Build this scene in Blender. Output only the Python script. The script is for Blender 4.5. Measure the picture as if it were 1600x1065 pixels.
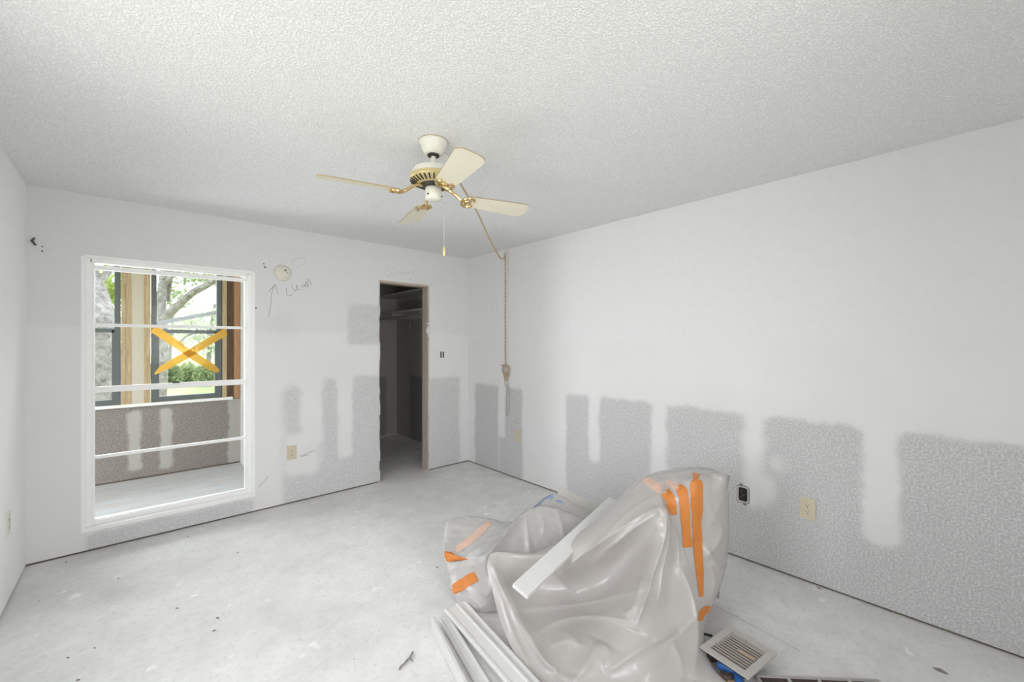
import bpy, bmesh, math, random
import numpy as np
from mathutils import Vector, Matrix
from mathutils.bvhtree import BVHTree

random.seed(7)
for o in list(bpy.data.objects):
    bpy.data.objects.remove(o)
scene = bpy.context.scene
C = scene.collection

# ------------------------------------------------------------------ camera
FPX, CX, HY, CAMZ = 645.0, 800.0, 535.0, 1.43          # focal length in px of the 1600x1065 frame
YAW = math.radians(42.324)
cy_, sy_ = math.cos(YAW), math.sin(YAW)
cam = bpy.data.cameras.new('camera')
cam.sensor_fit = 'HORIZONTAL'; cam.sensor_width = 36.0
cam.lens = FPX / 1600.0 * 36.0
cam.shift_y = 2.5 / 1600.0
cam.clip_start = 0.02; cam.clip_end = 300
camo = bpy.data.objects.new('camera', cam); C.objects.link(camo)
camo.location = (0, 0, CAMZ); camo.rotation_euler = (math.pi/2, 0, -YAW)
scene.camera = camo

# ------------------------------------------------------------------ world, lights, exposure
SKY = 3.8
w = bpy.data.worlds.new('sky'); scene.world = w; w.use_nodes = True
bg = w.node_tree.nodes['Background']
bg.inputs[0].default_value = (0.96, 0.97, 1.0, 1); bg.inputs[1].default_value = SKY

def area(name, loc, rot, sx, sy, power, col=(1, 1, 1), spread=180):
    l = bpy.data.lights.new(name, 'AREA'); l.shape = 'RECTANGLE'; l.size = sx; l.size_y = sy
    l.energy = power; l.color = col; l.spread = math.radians(spread)
    o = bpy.data.objects.new(name, l); C.objects.link(o)
    o.location = loc; o.rotation_euler = rot
    return o
# open sky above the garden, slanting in through the porch windows
area('porch_sky_light', (0.2, 8.6, 4.6), (math.radians(-52), 0, 0), 4.0, 3.0, 170, (0.97, 0.97, 1.0))
# added fill lamp, hidden beside the tall window, brightening the room through it
area('porch_side_fill', (-0.62, 4.58, 1.30), (math.radians(97), 0, math.radians(-143)), 0.75, 1.9, 37, (0.98, 0.975, 1.0), 110)
# unseen lamp added below the porch ceiling, boosting light through the same window
area('porch_top_fill', (0.23, 4.45, 2.40), (math.radians(42), 0, math.radians(180)), 1.3, 0.5, 14, (0.98, 0.975, 1.0), 100)
# daylight through the left wall's own window, beside the camera and outside the view
area('side_window_light', (-0.545, 1.30, 1.30), (math.radians(95), 0, math.radians(-72)), 1.15, 1.4, 18, (0.955, 0.945, 1.0))

# fill lamp added behind the camera to lift the far end of the room
area('rear_fill', (0.55, -0.66, 1.55), (math.radians(93), 0, math.radians(-20)), 0.8, 0.9, 9, (0.985, 0.97, 1.0), 105)

vs = scene.view_settings
scene.display_settings.display_device = 'sRGB'
vs.view_transform = 'Standard'; vs.look = 'None'; vs.gamma = 1.0; vs.use_curve_mapping = False
vs.exposure = -0.05
scene.cycles.max_bounces = 14; scene.cycles.diffuse_bounces = 10
scene.cycles.transparent_max_bounces = 16

# ------------------------------------------------------------------ helpers
def ray(px, py):
    u = (px - CX) / FPX; v = -(py - HY) / FPX
    return Vector((cy_*u + sy_, -sy_*u + cy_, v))
CAM = Vector((0, 0, CAMZ))
FWD = Vector((sy_, cy_, 0))
def at(px, py, d): return CAM + ray(px, py) * d
def on_floor(px, py, z=0.0):
    r = ray(px, py); return CAM + r * ((z - CAMZ) / r.z)
def on_y(px, py, Y):
    r = ray(px, py); return CAM + r * (Y / r.y)
def on_x(px, py, X):
    r = ray(px, py); return CAM + r * (X / r.x)
def project(p):
    u = cy_*p[0] - sy_*p[1]; d = sy_*p[0] + cy_*p[1]
    return CX + FPX*u/d, HY - FPX*(p[2]-CAMZ)/d

def tag(o, label, cat, group=None, kind=None):
    o['label'] = label; o['category'] = cat
    if group: o['group'] = group
    if kind: o['kind'] = kind
    return o
def empty(name, loc=(0, 0, 0), rot=(0, 0, 0)):
    o = bpy.data.objects.new(name, None); C.objects.link(o)
    o.location = loc; o.rotation_euler = rot; o.empty_display_size = 0.05
    return o
def link(name, me, mat, parent=None):
    o = bpy.data.objects.new(name, me); C.objects.link(o)
    if mat is not None and len(me.materials) == 0: me.materials.append(mat)
    if parent is not None: o.parent = parent
    return o
def obj(name, bm, mat, parent=None, smooth=False, bevel=0.0, angle=40):
    if bevel > 0:
        es = [e for e in bm.edges if len(e.link_faces) == 2 and e.calc_face_angle(0) > math.radians(35)]
        bmesh.ops.bevel(bm, geom=es, offset=bevel, segments=2, affect='EDGES', profile=0.6, clamp_overlap=True)
    bmesh.ops.recalc_face_normals(bm, faces=bm.faces)
    if smooth:
        for f in bm.faces: f.smooth = True
        for e in bm.edges:
            if len(e.link_faces) == 2 and e.calc_face_angle(0) > math.radians(angle): e.smooth = False
    me = bpy.data.meshes.new(name); bm.to_mesh(me); bm.free()
    return link(name, me, mat, parent)
def B(): return bmesh.new()
def box(bm, x0, x1, y0, y1, z0, z1, M=None):
    vv = [Vector((x, y, z)) for z in (z0, z1) for y in (y0, y1) for x in (x0, x1)]
    if M is not None: vv = [M @ v for v in vv]
    v = [bm.verts.new(p) for p in vv]
    for f in ((0, 2, 3, 1), (4, 5, 7, 6), (0, 1, 5, 4), (2, 6, 7, 3), (0, 4, 6, 2), (1, 3, 7, 5)):
        bm.faces.new([v[i] for i in f])
    return bm
def lathe(bm, prof, n=32, M=None, cap=True):
    rings = []
    for r, z in prof:
        ring = []
        for k in range(n):
            a = 2*math.pi*k/n; p = Vector((r*math.cos(a), r*math.sin(a), z))
            ring.append(bm.verts.new(M @ p if M is not None else p))
        rings.append(ring)
    for a, b in zip(rings, rings[1:]):
        for k in range(n): bm.faces.new((a[k], a[(k+1) % n], b[(k+1) % n], b[k]))
    if cap:
        bm.faces.new(rings[0][::-1]); bm.faces.new(rings[-1])
    return bm
def tube(bm, pts, rad, n=8, cap=True):
    pts = [Vector(p) for p in pts]
    if not hasattr(rad, '__len__'): rad = [rad]*len(pts)
    rings = []; prev = None
    for i, p in enumerate(pts):
        t = (pts[min(i+1, len(pts)-1)] - pts[max(i-1, 0)])
        t = t.normalized() if t.length > 1e-9 else Vector((0, 0, 1))
        if prev is None:
            a = t.orthogonal().normalized()
        else:
            a = prev - t*prev.dot(t); a = a.normalized() if a.length > 1e-6 else t.orthogonal().normalized()
        prev = a; b = t.cross(a)
        rings.append([bm.verts.new(p + (a*math.cos(2*math.pi*k/n) + b*math.sin(2*math.pi*k/n))*rad[i]) for k in range(n)])
    for a, b in zip(rings, rings[1:]):
        for k in range(n): bm.faces.new((a[k], a[(k+1) % n], b[(k+1) % n], b[k]))
    if cap:
        bm.faces.new(rings[0][::-1]); bm.faces.new(rings[-1])
    return bm
def spline(pts, per=8):
    P = [Vector(p) for p in pts]; out = []
    for i in range(len(P)-1):
        p0 = P[max(i-1, 0)]; p1 = P[i]; p2 = P[i+1]; p3 = P[min(i+2, len(P)-1)]
        for k in range(per):
            t = k/per
            out.append(0.5*((2*p1) + (p2-p0)*t + (2*p0-5*p1+4*p2-p3)*t*t + (3*p1-p0-3*p2+p3)*t**3))
    out.append(P[-1]); return out
def prism(bm, pts2, origin, ex, ey, ez, depth):
    a = [bm.verts.new(origin + ex*x + ey*y) for x, y in pts2]
    b = [bm.verts.new(origin + ex*x + ey*y + ez*depth) for x, y in pts2]
    n = len(pts2)
    bm.faces.new(a[::-1]); bm.faces.new(b)
    for i in range(n): bm.faces.new((a[i], a[(i+1) % n], b[(i+1) % n], b[i]))
    return bm

# ------------------------------------------------------------------ material helpers
class NT:
    def __init__(s, name):
        s.m = bpy.data.materials.new(name); s.m.use_nodes = True
        s.t = s.m.node_tree; s.b = s.t.nodes['Principled BSDF']; s.out = s.t.nodes['Material Output']
    def n(s, typ, **kw):
        nd = s.t.nodes.new(typ)
        for k, v in kw.items():
            if k.startswith('i_'):
                key = k[2:]; nd.inputs[int(key) if key.isdigit() else key].default_value = v
            else: setattr(nd, k, v)
        return nd
    def l(s, a, b): s.t.links.new(a, b)
    def pos(s): return s.n('ShaderNodeNewGeometry').outputs['Position']
    def noise(s, vec, scale, detail=4, rough=0.6, dist=0.0):
        nd = s.n('ShaderNodeTexNoise'); nd.inputs['Scale'].default_value = scale
        nd.inputs['Detail'].default_value = detail; nd.inputs['Roughness'].default_value = rough
        nd.inputs['Distortion'].default_value = dist
        if vec is not None: s.l(vec, nd.inputs['Vector'])
        return nd.outputs[0]
    def ramp(s, f, a, b, lo=0.0, hi=1.0, smooth=False):
        nd = s.n('ShaderNodeMapRange'); nd.interpolation_type = 'SMOOTHSTEP' if smooth else 'LINEAR'
        nd.inputs[1].default_value = a; nd.inputs[2].default_value = b
        nd.inputs[3].default_value = lo; nd.inputs[4].default_value = hi
        s.l(f, nd.inputs[0]); return nd.outputs[0]
    def mix(s, f, a, b):
        nd = s.n('ShaderNodeMix', data_type='RGBA')
        for sock, v in ((nd.inputs[0], f), (nd.inputs[6], a), (nd.inputs[7], b)):
            if isinstance(v, (int, float)): sock.default_value = v
            elif isinstance(v, tuple): sock.default_value = (*v, 1) if len(v) == 3 else v
            else: s.l(v, sock)
        return nd.outputs[2]
    def math(s, op, a, b=None):
        nd = s.n('ShaderNodeMath', operation=op)
        for i, v in enumerate((a, b)):
            if v is None: continue
            if isinstance(v, (int, float)): nd.inputs[i].default_value = v
            else: s.l(v, nd.inputs[i])
        return nd.outputs[0]
    def bump(s, h, strength, dist):
        nd = s.n('ShaderNodeBump'); nd.inputs['Strength'].default_value = strength; nd.inputs['Distance'].default_value = dist
        s.l(h, nd.inputs['Height']); s.l(nd.outputs[0], s.b.inputs['Normal']); return nd
    def col(s, c):
        if isinstance(c, tuple): s.b.inputs['Base Color'].default_value = (*c, 1)
        else: s.l(c, s.b.inputs['Base Color'])
def simple(name, c, rough=0.6, metal=0.0, var=0.06, scale=30, bump=0.0, spec=0.4):
    m = NT(name); p = m.pos(); nz = m.noise(p, scale)
    m.col(m.mix(m.ramp(nz, .3, .7), tuple(x*(1-var) for x in c), tuple(min(1, x*(1+var)) for x in c)))
    m.b.inputs['Roughness'].default_value = rough; m.b.inputs['Metallic'].default_value = metal
    m.b.inputs['Specular IOR Level'].default_value = spec
    if bump: m.bump(nz, 0.5, bump)
    return m.m

# soft rectangle, used for coats of joint compound over the old wall texture
def soft_box_group():
    g = bpy.data.node_groups.new('soft_box', 'ShaderNodeTree')
    for nm in ('u', 'v', 'u0', 'u1', 'v0', 'v1', 's'):
        g.interface.new_socket(nm, in_out='INPUT', socket_type='NodeSocketFloat')
    g.interface.new_socket('mask', in_out='OUTPUT', socket_type='NodeSocketFloat')
    gi = g.nodes.new('NodeGroupInput'); go = g.nodes.new('NodeGroupOutput')
    def step(val, edge, sign):
        a = g.nodes.new('ShaderNodeMath'); a.operation = 'SUBTRACT'
        g.links.new(gi.outputs[val], a.inputs[0]); g.links.new(gi.outputs[edge], a.inputs[1])
        d = g.nodes.new('ShaderNodeMath'); d.operation = 'DIVIDE'
        g.links.new(a.outputs[0], d.inputs[0]); g.links.new(gi.outputs['s'], d.inputs[1])
        r = g.nodes.new('ShaderNodeMapRange'); r.interpolation_type = 'SMOOTHSTEP'
        r.inputs[1].default_value = -1*sign; r.inputs[2].default_value = 1*sign
        g.links.new(d.outputs[0], r.inputs[0]); return r.outputs[0]
    def mul(a, b):
        m = g.nodes.new('ShaderNodeMath'); m.operation = 'MULTIPLY'
        g.links.new(a, m.inputs[0]); g.links.new(b, m.inputs[1]); return m.outputs[0]
    def step_dn(val, edge):
        r = step(val, edge, 1)
        m = g.nodes.new('ShaderNodeMath'); m.operation = 'SUBTRACT'; m.inputs[0].default_value = 1
        g.links.new(r, m.inputs[1]); return m.outputs[0]
    res = mul(mul(step('u', 'u0', 1), step_dn('u', 'u1')), mul(step('v', 'v0', 1), step_dn('v', 'v1')))
    g.links.new(res, go.inputs[0])
    return g
SOFT = soft_box_group()

def wall_material(name, axis, grey, white, coat_z, fade=None, c_hi=(.69, .70, .705), c_lo=(.795, .79, .775),
                  c_g1=(.50, .505, .505), c_g2=(.70, .70, .70)):
    """axis 0: wall runs along X, axis 1: along Y.  grey: boxes of old knock-down texture, white: compound over them"""
    m = NT(name); p = m.pos()
    sep = m.n('ShaderNodeSeparateXYZ'); m.l(p, sep.inputs[0])
    n1 = m.noise(p, 9, 3, .6); n2 = m.noise(p, 55, 2, .5)
    wob = m.math('ADD', m.ramp(n1, 0, 1, -.035, .035), m.ramp(n2, 0, 1, -.012, .012))
    n3 = m.noise(p, 7.3, 3, .6)
    wob2 = m.math('ADD', m.ramp(n3, 0, 1, -.035, .035), m.ramp(n2, 0, 1, -.012, .012))
    u = m.math('ADD', sep.outputs[axis], wob); v = m.math('ADD', sep.outputs[2], wob2)
    def boxes(lst):
        acc = None
        for (u0, u1, v0, v1, s) in lst:
            g = m.n('ShaderNodeGroup'); g.node_tree = SOFT
            m.l(u, g.inputs[0]); m.l(v, g.inputs[1])
            for k, val in zip(range(2, 7), (u0, u1, v0, v1, s)): g.inputs[k].default_value = val if k < 6 else val*1.7
            acc = g.outputs[0] if acc is None else m.math('MAXIMUM', acc, g.outputs[0])
        return acc
    gm = boxes(grey)
    if gm is None: gm = m.math('ADD', 0.0, 0.0)
    if white:
        gm = m.math('MULTIPLY', gm, m.math('SUBTRACT', 1.0, boxes(white)))
    # texture breaks through the thin coat first on its high spots
    fine = m.noise(p, 100, 3, .6); fine2 = m.noise(p, 230, 2, .5)
    gm = m.ramp(m.math('ADD', gm, m.ramp(fine, .2, .8, -.30, .30)), .12, .88, 0, 1, True)
    speck = m.ramp(m.math('ADD', m.math('MULTIPLY', fine, .65), m.math('MULTIPLY', fine2, .35)), .44, .60, 0, 1, True)
    gcol = m.mix(speck, c_g1, c_g2)
    coat = m.ramp(v, coat_z - .03, coat_z + .03, 0, 1, True)
    big = m.noise(p, 2.6, 3, .55)
    lo = m.mix(m.ramp(big, .3, .7), tuple(x*.965 for x in c_lo), c_lo)
    hi = m.mix(m.ramp(m.noise(p, 22, 4, .6), .3, .7), tuple(x*.97 for x in c_hi), c_hi)
    base = m.mix(coat, lo, hi)
    m.col(m.mix(gm, base, gcol))
    m.b.inputs['Roughness'].default_value = 0.85; m.b.inputs['Specular IOR Level'].default_value = .2
    h = m.math('MULTIPLY', gm, m.math('MULTIPLY', speck, 1.0))
    h = m.math('ADD', h, m.math('MULTIPLY', fine, .12))
    m.bump(h, 0.45, 0.0025)
    return m.m

# ------------------------------------------------------------------ materials
def mat_ceiling():
    m = NT('popcorn_ceiling'); p = m.pos()
    vo = m.n('ShaderNodeTexVoronoi', feature='F1'); vo.inputs['Scale'].default_value = 130; m.l(p, vo.inputs['Vector'])
    n = m.noise(p, 110, 3, .6)
    h = m.math('ADD', m.ramp(vo.outputs['Distance'], 0, .75, 1, 0), m.math('MULTIPLY', n, .9))
    big = m.noise(p, 1.2, 2, .5)
    c = m.mix(m.ramp(h, .75, 1.15), (.72, .72, .73), (.87, .87, .875))
    m.col(m.mix(m.ramp(big, .35, .7, 0, .12), c, (.70, .70, .69)))
    m.b.inputs['Roughness'].default_value = .95; m.b.inputs['Specular IOR Level'].default_value = .1
    m.bump(h, .45, .005); return m.m
def mat_floor():
    m = NT('dusty_concrete'); p = m.pos()
    a = m.noise(p, 1.3, 5, .6, .3); b = m.noise(p, 6, 6, .65, .4); c = m.noise(p, 40, 4, .6)
    f = m.math('ADD', m.math('MULTIPLY', a, .6), m.math('MULTIPLY', b, .4))
    col = m.mix(m.ramp(f, .38, .62), (.625, .62, .61), (.775, .77, .765))
    col = m.mix(m.ramp(c, .30, .48, .35, 0), col, (.48, .47, .45))
    blot = m.noise(p, 9, 2, .5); blot2 = m.noise(p, 2.0, 2, .5)
    col = m.mix(m.math('MULTIPLY', m.ramp(blot, .66, .70), m.ramp(blot2, .45, .6)), col, (.85, .85, .84))
    dots = m.n('ShaderNodeTexVoronoi', feature='F1'); dots.inputs['Scale'].default_value = 9; m.l(p, dots.inputs['Vector'])
    col = m.mix(m.ramp(dots.outputs['Distance'], .02, .045, .75, 0), col, (.25, .24, .22))
    m.col(col); m.b.inputs['Roughness'].default_value = .75; m.b.inputs['Specular IOR Level'].default_value = .25
    m.bump(m.math('ADD', m.math('MULTIPLY', c, .5), b), .25, .004); return m.m
def mat_wood(name, c1, c2, scale=6):
    m = NT(name); p = m.pos()
    mp = m.n('ShaderNodeMapping'); mp.inputs['Scale'].default_value = (14, 14, 1.2); m.l(p, mp.inputs['Vector'])
    n = m.noise(mp.outputs[0], scale, 4, .6, .6)
    m.col(m.mix(m.ramp(n, .3, .7), c1, c2)); m.b.inputs['Roughness'].default_value = .7
    m.bump(n, .3, .002); return m.m
def mat_glass():
    m = NT('window_glass'); t = m.t
    tr = m.n('ShaderNodeBsdfTransparent'); tr.inputs[0].default_value = (.95, .97, .97, 1)
    gl = m.n('ShaderNodeBsdfGlossy'); gl.inputs['Roughness'].default_value = .03
    fr = m.n('ShaderNodeFresnel'); fr.inputs[0].default_value = 1.12
    mx = m.n('ShaderNodeMixShader'); m.l(fr.outputs[0], mx.inputs[0]); m.l(tr.outputs[0], mx.inputs[1]); m.l(gl.outputs[0], mx.inputs[2])
    m.l(mx.outputs[0], m.out.inputs[0]); t.nodes.remove(m.b); return m.m
def mat_plastic(name, c, translucent=.3, clear=0.0, rough=.24):
    m = NT(name); p = m.pos()
    n = m.noise(p, 5, 4, .6); m.col(m.mix(m.ramp(n, .3, .7), tuple(x*.94 for x in c), c))
    m.b.inputs['Roughness'].default_value = rough; m.b.inputs['Specular IOR Level'].default_value = .75
    fine = m.noise(p, 26, 4, .65, .6); m.bump(fine, .18, .006)
    tl = m.n('ShaderNodeBsdfTranslucent'); tl.inputs[0].default_value = (*c, 1)
    mx = m.n('ShaderNodeMixShader'); mx.inputs[0].default_value = translucent
    m.l(m.b.outputs[0], mx.inputs[1]); m.l(tl.outputs[0], mx.inputs[2]); last = mx
    if clear:
        tr = m.n('ShaderNodeBsdfTransparent'); mx2 = m.n('ShaderNodeMixShader'); mx2.inputs[0].default_value = clear
        m.l(mx.outputs[0], mx2.inputs[1]); m.l(tr.outputs[0], mx2.inputs[2]); last = mx2
    m.l(last.outputs[0], m.out.inputs[0]); return m.m
def mat_amber():
    m = NT('amber_tape'); p = m.pos(); n = m.noise(p, 40, 3)
    c = m.mix(n, (.58, .33, .045), (.64, .39, .075))
    tl = m.n('ShaderNodeBsdfTranslucent'); m.l(c, tl.inputs[0])
    m.col((.62, .35, .05)); m.b.inputs['Roughness'].default_value = .5
    tr = m.n('ShaderNodeBsdfTransparent'); tr.inputs[0].default_value = (.80, .50, .14, 1)
    a = m.n('ShaderNodeMixShader'); a.inputs[0].default_value = .5; m.l(m.b.outputs[0], a.inputs[1]); m.l(tl.outputs[0], a.inputs[2])
    b = m.n('ShaderNodeMixShader'); b.inputs[0].default_value = .22; m.l(a.outputs[0], b.inputs[1]); m.l(tr.outputs[0], b.inputs[2])
    m.l(b.outputs[0], m.out.inputs[0]); return m.m
def mat_leaf(name, c1, c2):
    m = NT(name); p = m.pos(); n = m.noise(p, 1.7, 3)
    c = m.mix(m.ramp(n, .35, .65), c1, c2); m.col(c); m.b.inputs['Roughness'].default_value = .6
    tl = m.n('ShaderNodeBsdfTranslucent'); m.l(c, tl.inputs[0])
    mx = m.n('ShaderNodeMixShader'); mx.inputs[0].default_value = .45; m.l(m.b.outputs[0], mx.inputs[1]); m.l(tl.outputs[0], mx.inputs[2])
    m.l(mx.outputs[0], m.out.inputs[0]); return m.m

M_CEIL = mat_ceiling(); M_FLOOR = mat_floor(); M_GLASS = mat_glass()
M_WHITE = simple('white_painted_metal', (.90, .90, .89), .4, var=.02)
M_TRIM = simple('white_trim', (.67, .665, .65), .45, var=.03, scale=12)
M_PLATE = simple('almond_plastic', (.60, .54, .40), .4, var=.02)
M_PLATE_W = simple('ivory_plastic', (.72, .70, .62), .4, var=.02)
M_DARK = simple('dark_plastic', (.03, .028, .025), .5)
M_SLOT = simple('slot_black', (.02, .02, .02), .8)
M_PLATEWOOD = mat_wood('bottom_plate_wood', (.09, .065, .045), (.16, .12, .085))
M_JAMB = mat_wood('bare_jamb_wood', (.42, .34, .29), (.60, .52, .46))
M_TAN = mat_wood('tan_trim_wood', (.40, .28, .16), (.58, .45, .29))
M_REDWOOD = mat_wood('red_stud_wood', (.38, .19, .10), (.52, .30, .17))
M_BROWN = mat_wood('brown_cavity_wood', (.12, .08, .05), (.22, .16, .11))
M_BRONZE = simple('bronze_aluminium', (.12, .135, .14), .4, var=.05)
M_BEIGE = simple('beige_panel', (.60, .56, .48), .7, var=.03)
M_FANW = simple('fan_white_enamel', (.72, .70, .64), .35, var=.02)
M_BLADE = simple('fan_blade_cream', (.74, .70, .58), .45, var=.04, scale=5)
M_BLADE_EDGE = simple('fan_blade_edge', (.36, .29, .18), .7)
M_BRASS = simple('brass', (.70, .52, .26), .25, metal=1.0, var=.05)
M_GOLD = simple('gold_enamel', (.66, .55, .28), .35, metal=.4, var=.04)
M_ORANGE = simple('orange_tape', (.58, .20, .04), .5, var=.06, scale=25)
M_ORANGE_V = simple('orange_tape_under_film', (.64, .45, .36), .5, var=.08, scale=40)
M_AMBER = mat_amber()
M_PLASTIC = mat_plastic('milky_drop_sheet', (.56, .535, .515), .20)
M_PLASTIC2 = mat_plastic('clear_bag_film', (.60, .59, .57), .22, .06)
M_PENCIL = simple('pencil_mark', (.42, .42, .42), .8)
M_PENCIL_F = simple('faint_pencil_mark', (.56, .56, .56), .8)
M_MARK = simple('dark_scuff', (.10, .10, .10), .8)
M_CORD = simple('cord_tan', (.46, .38, .28), .6)
M_CARD = simple('grey_board', (.58, .57, .54), .8, var=.05, scale=8)
M_GREYMET = simple('grey_painted_metal', (.47, .45, .43), .45, var=.05)
M_BLUE = simple('blue_plastic', (.02, .11, .35), .4)
M_TAPEBLUE = simple('blue_tape', (.25, .36, .55), .6)
M_DKBROWN = simple('dark_brown_metal', (.06, .042, .035), .5, var=.1)
M_CHIP = simple('plaster_chip', (.22, .20, .18), .9)
M_CARDBROWN = simple('cardboard', (.36, .25, .15), .85)

# ------------------------------------------------------------------ room shell
XL, XR, YB, YR, ZC = -0.52, 2.96, 4.038, -0.62, 2.44
WX0, WX1, WZ0, WZ1 = -0.262, 0.728, 0.150, 2.018      # window hole
DX0, DX1, DZ1 = 1.836, 2.43, 2.072                    # closet opening
GAP = 0.013; DW = 0.013; TH = 0.115

grey_back = [(.955, 1.12, .28, 1.05, .05), (1.13, 1.30, .30, .55, .05), (1.27, 1.435, .0, 1.10, .035), (1.555, 1.86, .0, 1.095, .03),
             (.945, 1.86, -.2, .33, .035), (1.52, 1.86, 1.41, 1.81, .03), (2.42, 2.835, -.2, 1.03, .03),
             (-.25, .735, -.2, .115, .015), (.90, 1.02, 1.45, 1.72, .12)]
white_back = [(.985, 1.25, .24, .62, .035), (1.12, 1.27, .45, 1.2, .05), (1.45, 1.545, .36, 1.2, .03)]
M_WB = wall_material('back_wall_paint', 0, grey_back, white_back, 1.53, c_hi=(.735, .738, .745), c_lo=(.775, .77, .768), c_g1=(.57, .575, .575), c_g2=(.72, .72, .72))
grey_right = [(3.46, 3.90, -.2, .955, .03), (3.09, 3.46, -.2, .945, .03), (2.21, 2.50, -.2, .955, .03), (-.7, 2.26, -.2, .965, .025)]
white_right = [(3.36, 3.46, .40, 1.1, .025), (2.13, 2.24, .39, 1.1, .03), (1.52, 1.64, .25, 1.1, .03),
               (.87, .985, .36, 1.1, .04), (.80, .97, .39, .60, .05), (.235, .375, .345, 1.1, .03), (.76, .83, .60, .73, .05)]
M_WR = wall_material('right_wall_paint', 1, grey_right, white_right, 1.44, c_hi=(.735, .735, .745), c_lo=(.735, .73, .73), c_g1=(.485, .49, .488), c_g2=(.655, .655, .65))
M_WL = wall_material('left_wall_paint', 1, [], [], 9.0, c_lo=(.90, .895, .90))
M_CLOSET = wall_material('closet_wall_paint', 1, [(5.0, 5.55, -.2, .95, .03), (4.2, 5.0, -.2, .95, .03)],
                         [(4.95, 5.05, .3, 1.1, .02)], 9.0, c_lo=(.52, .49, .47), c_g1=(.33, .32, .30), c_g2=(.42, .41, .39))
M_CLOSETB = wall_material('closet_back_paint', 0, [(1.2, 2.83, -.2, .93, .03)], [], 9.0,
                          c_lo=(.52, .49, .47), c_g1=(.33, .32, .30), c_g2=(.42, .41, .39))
M_PORCH = wall_material('porch_wall_paint', 0, [(-4, .80, -.2, .85, .02)], [(-.06, .04, .10, .72, .02), (.19, .29, .07, .72, .02)], 9.0,
                        c_lo=(.46, .44, .41), c_g1=(.22, .195, .18), c_g2=(.38, .345, .32))

def structure(name, bm, mat, label, cat, smooth=False):
    o = obj(name, bm, mat, None, smooth); return tag(o, label, cat, kind='structure')

b = B(); box(b, XL-.12, 3.15, YR-.12, 6.1, -.12, 0)
floor = structure('floor', b, M_FLOOR, 'bare dusty concrete slab floor of the room and closet', 'floor')
b = B(); box(b, XL-.12, 3.15, YR-.12, YB+TH-.01, ZC, ZC+.1)
structure('ceiling', b, M_CEIL, 'white popcorn textured ceiling above the room', 'ceiling')

def wall_pieces(rects, y0, y1, axis):
    bm = B()
    for (a0, a1, z0, z1) in rects:
        if axis == 0: box(bm, a0, a1, y0, y1, z0, z1)
        else: box(bm, y0, y1, a0, a1, z0, z1)
    return bm
rects = [(XL, WX0, GAP, ZC), (WX0, WX1, GAP, WZ0), (WX0, WX1, WZ1, ZC), (WX1, DX0, GAP, ZC), (DX0, DX1, DZ1, ZC), (DX1, XR, GAP, ZC)]
wall_back = structure('wall_back', wall_pieces(rects, YB, YB+DW, 0), M_WB,
                      'patched drywall wall holding the tall window and closet opening', 'wall')
core = [(XL, WX0, 0, ZC), (WX0, WX1, 0, WZ0-.01), (WX0, WX1, WZ1+.01, ZC), (WX1, DX0-.004, 0, ZC), (DX0-.004, DX1+.004, DZ1+.004, ZC), (DX1+.004, XR+.1, 0, ZC)]
obj('stud_frame', wall_pieces(core, YB+DW, YB+TH, 0), M_PLATEWOOD, wall_back)
wall_right = structure('wall_right', wall_pieces([(YR, YB+DW, GAP, ZC)], XR, XR+DW, 1), M_WR,
                       'long drywall wall with grey textured lower patches and white compound streaks', 'wall')
obj('stud_frame', wall_pieces([(YR, YB+TH, 0, ZC)], XR+DW, XR+.1, 1), M_PLATEWOOD, wall_right)
wall_left = structure('wall_left', wall_pieces([(YR, .7, GAP, ZC), (1.9, YB+DW, GAP, ZC), (.7, 1.9, GAP, .55), (.7, 1.9, 2.05, ZC)], XL-DW, XL, 1), M_WL, 'plain white wall beside the tall window', 'wall')
obj('stud_frame', wall_pieces([(YR, .7, 0, ZC), (1.9, YB+TH, 0, ZC), (.7, 1.9, 0, .55), (.7, 1.9, 2.05, ZC)], XL-.1, XL-DW, 1), M_PLATEWOOD, wall_left)
wall_rear = structure('wall_rear', wall_pieces([(XL, .12, 0, ZC), (.98, XR, 0, ZC), (.12, .98, 2.05, ZC)], YR-.1, YR, 0), M_WL,
                      'white wall behind the viewer with an open doorway', 'wall')

# closet shell
CXR, CYB, CXL = 3.0, 5.955, 1.2
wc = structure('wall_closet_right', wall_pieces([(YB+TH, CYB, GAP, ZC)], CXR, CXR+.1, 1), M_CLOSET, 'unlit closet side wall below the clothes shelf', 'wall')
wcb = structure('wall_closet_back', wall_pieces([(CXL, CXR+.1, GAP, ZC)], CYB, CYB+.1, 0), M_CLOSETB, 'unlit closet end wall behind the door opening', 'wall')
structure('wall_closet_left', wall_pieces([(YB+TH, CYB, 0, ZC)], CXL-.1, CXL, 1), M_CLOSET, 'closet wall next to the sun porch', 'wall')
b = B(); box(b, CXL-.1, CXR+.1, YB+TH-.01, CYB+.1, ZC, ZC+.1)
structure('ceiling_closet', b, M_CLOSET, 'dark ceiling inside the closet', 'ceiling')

# closet opening: bare framing
door = empty('door_1', ((DX0+DX1)/2, YB+.05, 0)); tag(door, 'bare timber framed closet opening without door or casing', 'doorway', kind='structure')
inv = Matrix.Translation(-door.location)
b = B(); box(b, DX1-.020, DX1, YB+.006, YB+TH+.012, 0, DZ1-.02, inv); obj('jamb', b, M_JAMB, door)
b = B(); box(b, DX0-.004, DX0+.012, YB+.012, YB+TH+.012, 0, DZ1-.02, inv); obj('jamb', b, M_JAMB, door)
b = B(); box(b, DX0-.004, DX1, YB+.006, YB+TH+.012, DZ1-.022, DZ1, inv); obj('head_jamb', b, M_JAMB, door)
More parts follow.
